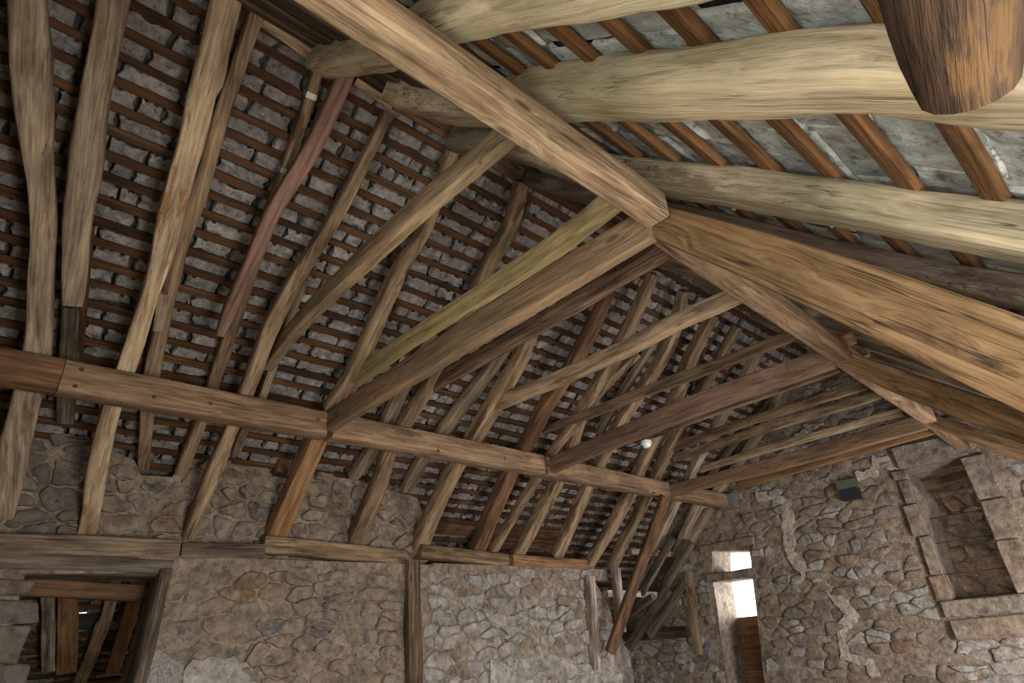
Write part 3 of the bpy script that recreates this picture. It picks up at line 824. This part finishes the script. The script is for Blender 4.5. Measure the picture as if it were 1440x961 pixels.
('rafter','thin outer rafter close to the stone gable wall','outer rafters under the battens','grey',[(-3.907,9.8,5.091,0.106),(-5.808,9.8,3.766,0.113)],0.11,(-0.572, 0.0, 0.82),1.0),
('strut','orange-brown leg of the nearest truss, running from the left purlin down to the plate','struts of the trusses','orange',[(-5.367,2.515,3.729,0.168),(-6.376,2.521,2.73,0.219)],0.16,(-0.704, 0.0, 0.711),0.5),
('stub_beam','dark timber stub lying in a hole at the head of the left wall',None,'darkred',[(-6.35,2.593,3.777,0.164),(-6.35,2.534,3.427,0.184)],0.14,(1.0, 0.0, 0.0),1.0),
('timber_strip','thin pale strip of wood close behind the orange-brown truss leg',None,'grey',[(-5.841,2.554,3.707,0.05),(-6.246,2.579,3.424,0.05)],0.05,(-0.572, 0.0, 0.82),1.0),
('brace','long straight reddish brace dropping from the left purlin into the corner recess','braces','darkred',[(-5.1,7.843,3.457,0.15),(-5.6,7.672,2.575,0.15),(-5.98,7.167,1.454,0.15)],0.1,(0.9, 0.0, 0.45),0.4),
('collar','nearest collar, brown below and greenish above, its lower end at the slender brown rafter','collar beams','greenbrown',[(-1.696,1.77,4.15,0.088),(-2.718,1.729,4.15,0.099),(-4.102,1.748,4.15,0.1),(-5.246,1.852,4.15,0.108)],0.17,(0.0, 0.0, 1.0),0.7),
('collar','mossy green collar with a pale underside, just before the nearest truss beam','collar beams','green',[(-1.558,2.573,4.06,0.098),(-2.217,2.631,4.06,0.104),(-3.0,2.626,4.06,0.092),(-4.165,2.595,4.06,0.087),(-5.171,2.617,4.06,0.098)],0.17,(0.0, 0.0, 1.0),1.0),
('tie_beam','broad grey-brown tie beam of the nearest truss, orange grain along its lower edge','tie beams','tie',[(-1.392,2.484,3.65,0.083),(-2.755,2.464,3.65,0.109),(-5.129,2.472,3.65,0.092)],0.22,(0.0, 0.0, 1.0),0.3),
('collar','dark collar with a wavy pale lower edge, just behind the nearest tie beam','collar beams','darkcollar',[(-1.683,3.411,4.15,0.089),(-2.217,3.426,4.15,0.096),(-3.02,3.45,4.15,0.092),(-3.926,3.458,4.15,0.102),(-5.087,3.468,4.15,0.096)],0.16,(0.0, 0.0, 1.0),1.4),
('collar','pale brown collar alone midway between the nearest and the middle tie beam','collar beams','pale',[(-1.78,4.437,4.12,0.093),(-2.436,4.415,4.12,0.104),(-3.044,4.462,4.12,0.113),(-3.988,4.433,4.12,0.114),(-4.926,4.348,4.12,0.108)],0.16,(0.0, 0.0, 1.0),0.9),
('collar','thin collar with bark left on its face, just before the middle tie beam','collar beams','brown',[(-1.906,5.722,4.15,0.064),(-2.832,5.675,4.15,0.075),(-4.418,5.636,4.15,0.075),(-5.323,5.583,4.15,0.062)],0.12,(0.0, 0.0, 1.0),1.0),
('tie_beam','straight dark brown tie beam of the middle truss','tie beams','tie2',[(-1.532,5.258,3.62,0.082),(-2.805,5.219,3.62,0.102),(-5.288,5.505,3.62,0.091)],0.2,(0.0, 0.0, 1.0),0.3),
('collar','thin split collar tucked behind the middle tie beam, carrying the white lamp','collar beams','brown',[(-1.994,6.978,4.15,0.067),(-3.218,6.97,4.15,0.081),(-4.878,7.078,4.15,0.067)],0.12,(0.0, 0.0, 1.0),1.0),
('collar','upper of the two slim round-edged collars between the middle and farthest tie beams','collar beams','brown',[(-2.0,7.774,4.12,0.067),(-3.428,7.711,4.12,0.087),(-5.196,7.885,4.12,0.086)],0.12,(0.0, 0.0, 1.0),1.0),
('collar','lower of the two slim round-edged collars between the middle and farthest tie beams','collar beams','pale',[(-2.01,8.256,4.1,0.069),(-3.357,8.166,4.1,0.09),(-5.113,8.297,4.1,0.081)],0.12,(0.0, 0.0, 1.0),1.0),
('collar','slim pale collar lying just before the farthest tie beam','collar beams','pale',[(-2.045,9.097,4.05,0.08),(-3.473,9.044,4.05,0.089),(-5.165,9.143,4.05,0.085)],0.11,(0.0, 0.0, 1.0),0.8),
('tie_beam','brown tie beam of the farthest truss, near the stone gable','tie beams','tie',[(-1.613,7.977,3.57,0.088),(-3.177,8.103,3.57,0.101),(-5.158,8.092,3.57,0.098)],0.18,(0.0, 0.0, 1.0),0.3),
('collar','reddish collar lying along the top of the stone gable wall','collar beams','orange',[(-1.737,8.876,3.68,0.075),(-3.074,9.072,3.68,0.085),(-4.694,9.348,3.68,0.09)],0.13,(0.0, 0.0, 1.0),0.6),
('rafter','topmost pale rafter of the right slope, with bark along its face','rafters of the right slope','ochre',[(-3.099,1.194,5.642,0.2),(-2.135,1.182,4.775,0.2),(-1.325,1.045,4.046,0.2),(-0.888,1.032,3.652,0.2),(-0.529,1.017,3.33,0.2),(-0.152,1.001,2.99,0.2)],0.17,(0.669, 0.0, 0.743),1.2),
('rafter','massive pale green-stained rafter across the upper right, below the round log end','rafters of the right slope','ochre',[(-2.814,1.684,5.406,0.25),(-2.41,1.857,5.042,0.25),(-1.9,1.858,4.584,0.25),(-1.382,1.726,4.118,0.25),(-0.806,1.669,3.599,0.25),(-0.207,1.605,3.06,0.25),(0.008,1.629,2.866,0.25),(0.244,1.665,2.654,0.25)],0.2,(0.669, 0.0, 0.743),1.3),
('rafter','long greenish rafter of the right slope running just above the broad nearest plank','rafters of the right slope','greengrey',[(-3.024,2.463,5.588,0.21),(-2.319,2.444,4.954,0.21),(-2.011,2.698,4.676,0.21),(-1.453,2.71,4.174,0.21),(-0.986,2.711,3.754,0.21),(-0.502,2.697,3.318,0.21),(-0.243,2.758,3.085,0.21),(0.138,2.798,2.743,0.21)],0.19,(0.669, 0.0, 0.743),1.2),
('rafter','dark grey rafter squeezed behind the broad nearest plank','rafters of the right slope','dark',[(-2.845,3.14,5.401,0.17),(-2.511,3.287,5.099,0.17),(-1.916,3.374,4.564,0.17),(-0.854,3.568,3.608,0.17),(-0.439,3.592,3.235,0.17),(0.058,3.529,2.788,0.17)],0.15,(0.669, 0.0, 0.743),0.8),
('rafter','grey knotty rafter in the gap between the two nearest right planks','rafters of the right slope','greengrey',[(-3.049,5.0,5.586,0.17),(-2.149,5.0,4.776,0.17),(-1.149,5.0,3.876,0.17),(0.151,5.0,2.706,0.17)],0.153,(0.669, 0.0, 0.743),1.2),
('rafter','right-slope partner of the carpenter-marked rafter at the ridge','rafters of the right slope','grey',[(-3.061,5.55,5.572,0.13),(-2.161,5.55,4.762,0.13),(-1.161,5.55,3.862,0.13),(0.139,5.55,2.692,0.13)],0.117,(0.669, 0.0, 0.743),1.2),
('rafter','right-slope rafter crossing above the bark-faced thin collar','rafters of the right slope','grey',[(-3.061,6.25,5.572,0.13),(-2.161,6.25,4.762,0.13),(-1.161,6.25,3.862,0.13),(0.139,6.25,2.692,0.13)],0.117,(0.669, 0.0, 0.743),1.2),
('rafter','right-slope rafter behind the middle tie beam, third from the gable','rafters of the right slope','grey',[(-3.061,7.0,5.572,0.13),(-2.161,7.0,4.762,0.13),(-1.161,7.0,3.862,0.13),(0.139,7.0,2.692,0.13)],0.117,(0.669, 0.0, 0.743),1.2),
('rafter','right-slope rafter above the two slim collars, second from the gable','rafters of the right slope','grey',[(-3.064,7.7,5.569,0.12),(-2.164,7.7,4.759,0.12),(-1.164,7.7,3.859,0.12),(0.136,7.7,2.689,0.12)],0.108,(0.669, 0.0, 0.743),1.2),
('rafter','right-slope rafter nearest the gable masonry','rafters of the right slope','grey',[(-3.064,8.9,5.569,0.12),(-2.164,8.9,4.759,0.12),(-1.164,8.9,3.859,0.12),(0.136,8.9,2.689,0.12)],0.108,(0.669, 0.0, 0.743),1.2),
('truss_plank','broad sawn plank with dark knots, right leg of the nearest truss','right truss planks','plank',[(-1.373,2.521,3.679,0.179),(-0.865,2.521,3.13,0.226),(-0.456,2.521,2.66,0.268),(0.117,2.521,1.963,0.301)],0.07,(0.0, 1.0, 0.0),0.25),
('truss_plank','broad sawn plank with wavy grain, right leg of the middle truss','right truss planks','plank',[(-1.531,5.4,3.683,0.122),(-1.207,5.4,3.346,0.193),(-0.536,5.4,2.709,0.203),(0.004,5.4,2.18,0.212)],0.07,(0.0, 1.0, 0.0),0.25),
('truss_plank','narrow plank below the others at far right, leg of the farthest truss','right truss planks','plank',[(-1.583,8.091,3.618,0.128),(-0.89,8.091,3.037,0.201),(-0.219,8.091,2.511,0.214)],0.07,(0.0, 1.0, 0.0),0.25),
('log_end','rough round log hanging in from the top right corner, bark flaked orange',None,'log',[(0.144,0.942,2.692,0.251),(0.105,1.121,2.685,0.251),(0.085,1.21,2.67,0.238),(0.062,1.312,2.654,0.22),(0.039,1.417,2.632,0.195)],0.19,(0.0, 0.0, 1.0),1.1),
('hanging_post','white-limed short post hanging at the end of the left wall, front of the recess','hanging posts','limed',[(-6.135,7.087,2.443,0.13),(-6.135,7.061,1.897,0.13),(-6.135,7.028,1.264,0.13)],0.13,(1.0, 0.0, 0.0),1.0),
('hanging_post','second short post, behind the crossing of the long reddish brace','hanging posts','limed',[(-6.135,7.732,2.575,0.12),(-6.135,7.647,1.694,0.12)],0.13,(1.0, 0.0, 0.0),1.0),
('hanging_post','short post ending in mid air just left of the bright doorway','hanging posts','brown',[(-6.135,9.692,2.551,0.12),(-6.135,9.623,2.054,0.12),(-6.135,9.555,1.29,0.12)],0.13,(1.0, 0.0, 0.0),1.0),
('rail','upper pale rail across the recess rafters','recess rails','pale',[(-6.23,8.271,2.858,0.1),(-6.23,9.8,2.85,0.1)],0.1,(1.0, 0.0, 0.0),1.0),
('rail','lower whitish round rail across the recess','recess rails','limed',[(-6.55,7.917,2.252,0.1),(-6.55,9.761,2.226,0.1)],0.1,(1.0, 0.0, 0.0),1.0),
('recess_rafter','upper dark rafter of the recess, behind the long reddish brace','recess rafters','dark',[(-5.735,8.805,3.007,0.111),(-6.76,8.805,2.038,0.113)],0.11,(0.0, 1.0, 0.0),1.0),
('recess_rafter','upper recess rafter just left of the short mid-air post','recess rafters','dark',[(-5.771,9.355,2.979,0.134),(-6.63,9.355,2.154,0.136)],0.11,(0.0, 1.0, 0.0),1.0),
('recess_rafter','lowest left rafter of the recess, slanting behind the limed post','recess rafters','dark',[(-6.124,8.555,2.173,0.099),(-7.445,8.555,1.642,0.104)],0.11,(0.0, 1.0, 0.0),1.0),
('recess_rafter','dark rafter below the whitish rail, left of a pair','recess rafters','dark',[(-6.312,9.255,2.301,0.153),(-7.304,9.255,1.47,0.156)],0.11,(0.0, 1.0, 0.0),1.0),
('recess_rafter','dark rafter below the whitish rail, right of a pair','recess rafters','dark',[(-6.175,9.605,2.399,0.156),(-7.078,9.605,1.63,0.158)],0.11,(0.0, 1.0, 0.0),1.0),
('recess_beam','dark horizontal beam on the back wall of the recess',None,'dark',[(-7.76,9.8,1.639,0.16),(-6.414,9.8,1.638,0.16)],0.14,(0.0, 1.0, 0.0),1.0),
('wall_post','dark split oak post standing against the left wall under the rotted rafter',None,'darkpost',[(-6.2,4.09,2.568,0.19),(-6.2,4.085,2.114,0.19),(-6.2,4.101,1.341,0.19),(-6.2,4.124,0.713,0.19)],0.2,(1.0, 0.0, 0.0),1.1),
('window_jamb','dark leaning timber jamb right of the low window opening',None,'dark',[(-6.27,1.536,2.413,0.11),(-6.27,1.507,1.923,0.11),(-6.27,1.475,1.485,0.11)],0.3,(1.0, 0.0, 0.0),1.0),
('window_lintel','grey weathered timber lintel over the low window opening, under the wall plate',None,'greydark',[(-6.33,0.128,2.448,0.14),(-6.33,0.926,2.461,0.14),(-6.33,1.587,2.45,0.14)],0.3,(1.0, 0.0, 0.0),1.0),
('lintel_board','thin board with a pale edge under the weathered lintel',None,'dark',[(-6.37,0.148,2.379,0.05),(-6.37,0.948,2.389,0.05),(-6.37,1.567,2.395,0.05)],0.3,(1.0, 0.0, 0.0),1.0),
('window_beam','dark squared beam crossing inside the low window opening',None,'darkred',[(-6.69,0.48,2.333,0.14),(-6.69,1.68,2.265,0.14)],0.12,(1.0, 0.0, 0.0),0.3),
('wall_plate','pale wall plate over the low window opening','wall plates on the left wall','grey',[(-6.28,0.093,2.576,0.17),(-6.28,1.617,2.601,0.17)],0.2,(1.0, 0.0, 0.0),0.8),
('wall_plate','dark sunken length of wall plate left of the orange-brown truss leg','wall plates on the left wall','dark',[(-6.28,1.632,2.583,0.14),(-6.28,2.382,2.608,0.14)],0.2,(1.0, 0.0, 0.0),0.8),
('wall_plate','brown wall plate between the truss leg and the wall post','wall plates on the left wall','brown',[(-6.28,2.374,2.681,0.17),(-6.28,4.025,2.611,0.17)],0.2,(1.0, 0.0, 0.0),0.8),
('wall_plate','brown wall plate just right of the wall post','wall plates on the left wall','brown',[(-6.28,4.221,2.698,0.16),(-6.28,5.61,2.639,0.16)],0.2,(1.0, 0.0, 0.0),0.8),
('wall_plate','reddish end length of wall plate before the recess','wall plates on the left wall','orange',[(-6.28,5.685,2.633,0.15),(-6.28,7.154,2.61,0.15)],0.2,(1.0, 0.0, 0.0),0.8),
('rafter','pale worm-eaten post-like rafter seen through the low window opening','lean-to timbers beyond the window','limed',[(-7.235,0.79,2.588,0.105),(-8.321,1.079,2.045,0.117),(-8.893,1.226,1.759,0.123)],0.1,(-0.447, 0.0, 0.894),1.2),
('board','orange-brown board beside the pale rafter in the low window opening','lean-to timbers beyond the window','orange',[(-7.218,0.952,2.569,0.16),(-8.323,1.247,2.017,0.178),(-8.946,1.403,1.705,0.188)],0.05,(-0.447, 0.0, 0.894),0.2),
('rafter','crooked slanting rafter right of the bright hole in the low window opening','lean-to timbers beyond the window','pale',[(-7.214,1.355,2.599,0.111),(-7.991,1.495,2.21,0.119),(-8.675,1.555,1.868,0.125),(-9.361,1.615,1.526,0.131)],0.1,(-0.447, 0.0, 0.894),1.2),
('board','straight slanting board right of the crooked one in the low window opening','lean-to timbers beyond the window','orange',[(-7.196,1.551,2.58,0.131),(-7.869,1.689,2.243,0.139),(-9.011,1.866,1.672,0.151)],0.05,(-0.447, 0.0, 0.894),0.2),
('ridge_plank','ragged pale plank along the ridge above the metal straps','ridge planks','pale',[(-3.039,0.723,5.66,0.08),(-3.077,1.191,5.633,0.086)],0.05,(-0.572, 0.0, 0.82),1.2),
('ridge_plank','second ragged pale ridge plank, left of the forked rafter top','ridge planks','pale',[(-3.074,1.474,5.635,0.076),(-3.093,1.82,5.622,0.079)],0.05,(-0.572, 0.0, 0.82),1.2),
('packing_block','dark square packing block on the overhead purlin before the second plank',None,'dark',[(-1.504,4.598,3.79,0.12),(-1.404,4.598,3.79,0.12),(-1.304,4.598,3.79,0.12)],0.12,(0.0, 0.0, 1.0),0.4),
('packing_block','orange wedge beside the top of the middle truss plank',None,'orange',[(-1.556,5.412,3.79,0.1),(-1.456,5.412,3.79,0.1),(-1.356,5.412,3.79,0.1)],0.1,(0.0, 0.0, 1.0),0.4),
('packing_block','small brown wedge beyond the middle truss plank',None,'brown',[(-1.591,5.845,3.79,0.08),(-1.491,5.845,3.79,0.08),(-1.391,5.845,3.79,0.08)],0.08,(0.0, 0.0, 1.0),0.4),
]
CAT = {'rafter': 'rafter', 'collar': 'beam', 'tie_beam': 'beam', 'truss_plank': 'plank', 'board': 'board', 'wall_plate': 'beam', 'hanging_post': 'post', 'wall_post': 'post', 'brace': 'brace', 'rail': 'rail', 'log_end': 'log', 'ridge_plank': 'plank', 'recess_rafter': 'rafter', 'strut': 'strut', 'principal_rafter': 'rafter', 'window_lintel': 'lintel', 'lintel_board': 'board', 'window_beam': 'beam', 'window_jamb': 'post', 'batten_post': 'post', 'post_stub': 'post', 'stub_beam': 'beam', 'recess_beam': 'beam', 'packing_piece': 'offcut', 'packing_block': 'block', 'timber_strip': 'batten'}
TB = {}
for name, label, group, mat, pts, dep, nrm, wob in TIMBERS:
    rnd = .09 if name in ('tie_beam', 'truss_plank', 'board', 'strut') else (.5 if name == 'log_end' else .17)
    o = timber(name, pts, dep, nrm, mat, wob, None, rnd)
    tag(o, label, CAT[name], group)
    TB[label] = o

# purlins
def purlin(P0, P1, wd, dep, mat, label, group):
    pts = [(*Vector(P0).lerp(Vector(P1), t), wd) for t in (0, .33, .66, 1)]
    o = timber('purlin', pts, dep, (0, 0, 1), mat, .35, None, .1)
    return tag(o, label, 'beam', group)
PX = -5.225
pl1 = purlin((PX, -.3, 3.62), (PX, .34, 3.62), .19, .25, 'purlindark', 'dark red-brown first length of the left purlin, at the left picture edge', 'left purlin lengths')
pl2 = purlin((PX, .345, 3.62), (PX, 2.44, 3.62), .19, .25, 'purlin', 'warm brown length of the left purlin, between the scarf joint and the nearest tie beam', 'left purlin lengths')
pl3 = purlin((PX, 2.5, 3.62), (PX, 5.35, 3.62), .19, .25, 'purlin', 'length of the left purlin between the nearest and middle tie beams', 'left purlin lengths')
pl4 = purlin((PX, 5.4, 3.61), (PX, 8.03, 3.59), .19, .24, 'purlin', 'length of the left purlin between the middle and farthest tie beams', 'left purlin lengths')
pl5 = purlin((PX, 8.08, 3.59), (PX, 9.86, 3.58), .19, .23, 'purlin', 'last length of the left purlin, ending at a grey plate on the gable', 'left purlin lengths')
pr1 = purlin((-1.29, -.9, 3.69), (-1.32, 2.44, 3.68), .15, .17, 'purlinnear', 'long pale brown overhead purlin crossing the top of the picture to the nearest tie beam', 'overhead purlin lengths')
pr2 = purlin((-1.38, 2.5, 3.67), (-1.47, 5.3, 3.66), .15, .17, 'purlin', 'pinkish overhead purlin length between the nearest and middle tie beams', 'overhead purlin lengths')
pr3 = purlin((-1.48, 5.32, 3.66), (-1.57, 8.0, 3.64), .15, .17, 'purlin', 'overhead purlin length between the middle and farthest tie beams', 'overhead purlin lengths')
pr4 = purlin((-1.58, 8.05, 3.64), (-1.68, 9.86, 3.62), .15, .17, 'purlin', 'short last overhead purlin length running into the gable lintel', 'overhead purlin lengths')
for (y, z, par) in ((.45, 3.68, pl2), (.44, 3.54, pl2), (.96, 3.57, pl2), (1.38, 3.6, pl2), (2.34, 3.64, pl2), (3.72, 3.54, pl3), (4.68, 3.59, pl3)):
    disc('peg', .017, .006, M['dark'], par, (PX + .097, y, z), (1, 0, 0))
# metal straps on the split twin rafter
tw = TB['split twin rafter held by two bright metal straps']
for (fr) in (.12, .36):
    c0 = [v.co for v in tw.data.vertices]
    L = max(c.x for c in c0)
    n = len(c0) // 16
    k = int(fr * (n - 1) * .62)
    ring = [c0[k * 16 + j] for j in range(16)]
    cc = sum(ring, Vector()) / 16
    nx = (sum((c0[(k + 1) * 16 + j] for j in range(16)), Vector()) / 16 - cc).normalized()
    v = []
    for dx in (-.022, .022):
        for q in ring:
            v.append(cc + (q - cc) * 1.1 + nx * dx)
    for dx in (-.022, .022):
        for q in ring:
            v.append(cc + (q - cc) * 1.0 + nx * dx)
    f = [(j, (j + 1) % 16, 16 + (j + 1) % 16, 16 + j) for j in range(16)] + [(j, 32 + j, 32 + (j + 1) % 16, (j + 1) % 16) for j in range(16)] + [(16 + j, 16 + (j + 1) % 16, 48 + (j + 1) % 16, 48 + j) for j in range(16)]
    s = link('metal_strap', mesh('metal_strap', v, f), STEEL, tw, tw.matrix_world.copy())
    s['label'] = 'bright galvanised strap'

# carpenters' marks cut into the timbers: (start, end, surface normal)
MARKS = {
'massive pale green-stained rafter across the upper right, below the round log end': [((-2.3697, 1.7368, 4.9372), (-2.4252, 1.7524, 4.9285), (0.123, -0.9907, -0.0589)), ((-2.3355, 1.7415, 4.9101), (-2.3778, 1.7597, 4.8854), (0.0395, -0.9972, -0.064)), ((-2.2995, 1.7444, 4.8868), (-2.3209, 1.7533, 4.8448), (0.0395, -0.9972, -0.064))],
'dark collar with a wavy pale lower edge, just behind the nearest tie beam': [((-3.1741, 3.4095, 4.2235), (-3.2032, 3.4058, 4.1779), (-0.0333, -0.8717, 0.4889)), ((-3.1254, 3.4048, 4.2135), (-3.1584, 3.4054, 4.1715), (-0.0404, -0.9872, 0.154)), ((-3.0799, 3.4028, 4.2057), (-3.1133, 3.4041, 4.1644), (0.0037, -1.0, -0.0048))],
'second rafter beyond the wall post, with carpenter marks cut near the top': [((-3.7114, 5.5438, 5.0926), (-3.6371, 5.5453, 5.0292), (-0.1208, -0.9895, -0.0787)), ((-3.7237, 5.5489, 5.0499), (-3.6648, 5.5737, 5.0012), (-0.1214, -0.9887, -0.0879)), ((-3.7465, 5.5542, 5.012), (-3.6983, 5.5955, 4.9735), (-0.0895, -0.994, -0.0621)), ((-3.7576, 5.5575, 4.9683), (-3.732, 5.6175, 4.9456), (-0.0879, -0.9951, -0.0459))],
'upper of the two slim round-edged collars between the middle and farthest tie beams': [((-3.509, 7.676, 4.1385), (-3.4951, 7.6761, 4.0734), (-0.0479, -0.9988, -0.0083)), ((-3.4951, 7.6761, 4.0734), (-3.4385, 7.6749, 4.1265), (-0.0124, -0.9999, -0.0083))],
'lower of the two slim round-edged collars between the middle and farthest tie beams': [((-3.3292, 8.1291, 4.0953), (-3.2845, 8.1287, 4.1434), (0.0056, -0.9996, -0.0279)), ((-3.2517, 8.1345, 4.0521), (-3.1801, 8.1327, 4.122), (0.0146, -0.9749, -0.222)), ((-3.1801, 8.1327, 4.122), (-3.1552, 8.1392, 4.044), (0.029, -0.9993, -0.0248)), ((-3.2214, 8.1323, 4.0834), (-3.1637, 8.1344, 4.0763), (0.0348, -0.9991, -0.0248))],
}
bpy.context.view_layer.update()
for lab, st in MARKS.items():
    v, f = [], []
    for a, b, n in st:
        a, b, n = Vector(a), Vector(b), Vector(n)
        m_ = frame(a, b - a, n)
        L = (b - a).length
        k = len(v)
        v += [m_ @ Vector((x, y, z)) for x in (0, L) for y in (-.003, .003) for z in (-.012, .002)]
        f += [tuple(k + i for i in q) for q in box_vf(0, 1, 0, 1, 0, 1)[1]]
    link('carpenter_mark', mesh('carpenter_mark', v, f), BLACK, TB[lab])

# ------------------------------------------------------------------ gable door, mesh, window details
t = D.objects.new('half_door', None)
COL.objects.link(t)
t.location = (-5.65, 10.4, 0)
tag(t, 'red-brown boarded half door low in the bright gable doorway', 'door')
bpy.context.view_layer.update()
for k in range(8):
    v, f = box_vf(-6.3, -5.2, 10.53, 10.56, .2 + k * .2, .2 + k * .2 + .2)
    link('plank', mesh('plank', v, f), M['orange'], t)
wm = D.objects.new('wire_mesh', None)
COL.objects.link(wm)
wm.location = (-2.1, 10.0, 1.8)
tag(wm, 'rusty square wire mesh with crossbars in the upper right gable opening', 'mesh')
bpy.context.view_layer.update()
v, f = [], []
def wire(a, b, r):
    a, b = Vector(a), Vector(b)
    m = frame(a, b - a, (0, 1, 0.01))
    L = (b - a).length
    s = len(v)
    for x in (0, L):
        for (p, q) in ((r, 0), (0, r), (-r, 0), (0, -r)):
            v.append(m @ Vector((x, p, q)))
    f.extend([(s + k, s + (k + 1) % 4, s + 4 + (k + 1) % 4, s + 4 + k) for k in range(4)])
for k in range(25):
    x = -2.46 + k * .03
    wire((x, 10.0, 1.76), (x, 10.0, 2.78), .0022)
for k in range(35):
    z = 1.77 + k * .03
    wire((-2.47, 10.003, z), (-1.73, 10.003, z), .0022)
tag(link('wire_grid', mesh('wire_grid', v, f), IRON, wm), kind='stuff')
for z in (2.78, 2.46, 2.07, 1.785):
    v, f = [], []
    wire((-2.47, 9.99, z), (-1.73, 9.99, z), .009)
    link('crossbar', mesh('crossbar', v, f), IRON, wm)
# space behind the upper right opening
bw = lambda u, v_, d: (u, 11.5 + d, v_)
FLIP['wall_beyond'] = True
wb = wall('wall_beyond', bw, (0, -1, 0), [(-4.5, .2), (0, .2), (0, 3.3), (-4.5, 3.3)], [], .2, MORTAR)
stones(wb, bw, [(-3.4, 1.6), (-1.2, 1.6), (-1.2, 3.25), (-3.4, 3.25)], [], .3, .19, lambda c: STONE, 77)
RX, dX, nX = roof_frame(-3.4, 5.6, .75, 1)
roofX = slab('roof_beyond', RX, -.5, 4.5, 10.5, 13.2, .1, .14, DECK, None, True)
battens(roofX, RX, nX, [.3 + .3 * k for k in range(12)], 10.52, 13.1, .07, .03, 'batten', 9)
slates(roofX, RX, dX, nX, [.45 + .3 * k for k in range(12)], 10.52, 13.1, (.25, .5), SLATE, 19, .06, .33, .03, limit=80)
for nm, b_ in (('wall_beyond_end', (-6.5, 1.2, 13.2, 13.35, 0, 6.2)), ('wall_beyond_side', (-4.7, -4.55, 10.5, 13.2, 0, 6.2))):
    tag(link(nm, mesh(nm, *box_vf(*b_)), MORTAR), kind='structure')
for k, (y, lab) in enumerate(((10.95, 'dim rafter seen through the upper right gable opening, nearer'), (11.6, 'dim rafter seen through the upper right gable opening, middle'), (12.3, 'dim rafter seen through the upper right gable opening, farther'))):
    tag(timber('rafter', [(*RX(s, y, -.07), .14) for s in (0, 2, 4.4)], .12, nX, 'brown', 1, None), lab, 'rafter', 'rafters beyond the gable')
tag(timber('cross_beam', [(-2.9, 10.75, 3.32, .15), (-2.2, 10.75, 3.36, .15), (-1.4, 10.75, 3.4, .15)], .13, (0, 0, 1), 'brown', .8), 'brown beam crossing the dark top of the upper right gable opening', 'beam')
# lean-to beyond the low left window
RW, dW, nW = roof_frame(-6.85, .5 * -6.85 + 4.55 + 1.6 + .14, .5, -1)
roofW = D.objects.new('roof_lean_to', None)
COL.objects.link(roofW)
tag(roofW, kind='structure')
hy, hs = 1.35, 1.6
for (a, b, c, d) in ((-.2, 3.6, -.6, hy - .06), (-.2, 3.6, hy + .06, 3.4), (-.2, hs - .05, hy - .06, hy + .06), (hs + .05, 3.6, hy - .06, hy + .06)):
    slab('roof_backing', RW, a, b, c, d, .09, .11, DECK, roofW)
battens(roofW, RW, nW, [.12 + .172 * k for k in range(20) if abs(.12 + .172 * k - hs) > .07], -.4, 3.2, .06, .025, 'batten', 6)
slates(roofW, RW, dW, nW, [.22 + .172 * k for k in range(19)], -.4, 3.2, (.2, .4), SLATE, 23, .05, .19, .03, limit=120, skip=lambda s, y: abs(s - hs) < .17 and abs(y - hy) < .3)
v, f = box_vf(-10.2, -9.9, -1, 4, -.2, 1.3)
tag(link('wall_lean_to', mesh('wall_lean_to', v, f), MORTAR), kind='structure')

# ------------------------------------------------------------------ small things
def lathe(prof, n=20):
    v, f = [], []
    for r, z in prof:
        for k in range(n):
            v.append((r * math.cos(2 * PI * k / n), r * math.sin(2 * PI * k / n), z))
    for i in range(len(prof) - 1):
        for k in range(n):
            f.append((i * n + k, i * n + (k + 1) % n, (i + 1) * n + (k + 1) % n, (i + 1) * n + k))
    f.append(tuple(range((len(prof) - 1) * n, len(prof) * n)))
    f.append(tuple(reversed(range(n))))
    return v, f
lt = D.objects.new('bulkhead_lamp', None)
COL.objects.link(lt)
lt.location = (-4.77, 7.09, 4.0)
tag(lt, 'small round white lamp fitting under a thin collar, with a black cable', 'lamp')
bpy.context.view_layer.update()
mw = Matrix.Translation((-4.77, 7.09, 4.0))
link('fitting', mesh('fitting', *lathe([(.03, .1), (.075, .095), (.08, .05), (.07, .045)][::-1]), 40), WHITE, lt, mw)
link('lamp_shade', mesh('lamp_shade', *lathe([(.012, -.005), (.045, .0), (.062, .02), (.066, .045)]), 40), WHITE, lt, mw)
cp = [(-5.2, 7.08, 4.12), (-5.0, 7.06, 4.06), (-4.85, 7.06, 4.07), (-4.7, 7.05, 4.1), (-4.4, 7.03, 4.09), (-4.1, 7.01, 4.18)]
timber('cable', [(*c, .016) for c in cp], .016, (0, 1, 0), BLACK, 0, lt, rnd=.5)
# grey plate at the purlin end
v, f = box_vf(-5.32, -5.02, 9.72, 9.88, 3.44, 3.68)
tag(link('bearing_plate', mesh('bearing_plate', v, f), GREYBOX), 'flat grey bearing plate where the left purlin meets the gable', 'plate')
# dark vent box in the gable
vb = D.objects.new('wall_box', None)
COL.objects.link(vb)
vb.location = (-3.25, 9.88, 3.2)
tag(vb, 'dark green and black box set high in the gable masonry', 'box')
bpy.context.view_layer.update()
v, f = box_vf(-3.38, -3.1, 9.8, 9.93, 3.36, 3.5)
link('box_top', mesh('box_top', v, f), plain('dull_green_paint', (.1, .1, .065)), vb)
v, f = box_vf(-3.35, -3.1, 9.78, 9.93, 3.2, 3.355)
link('box_body', mesh('box_body', v, f), BLACK, vb)
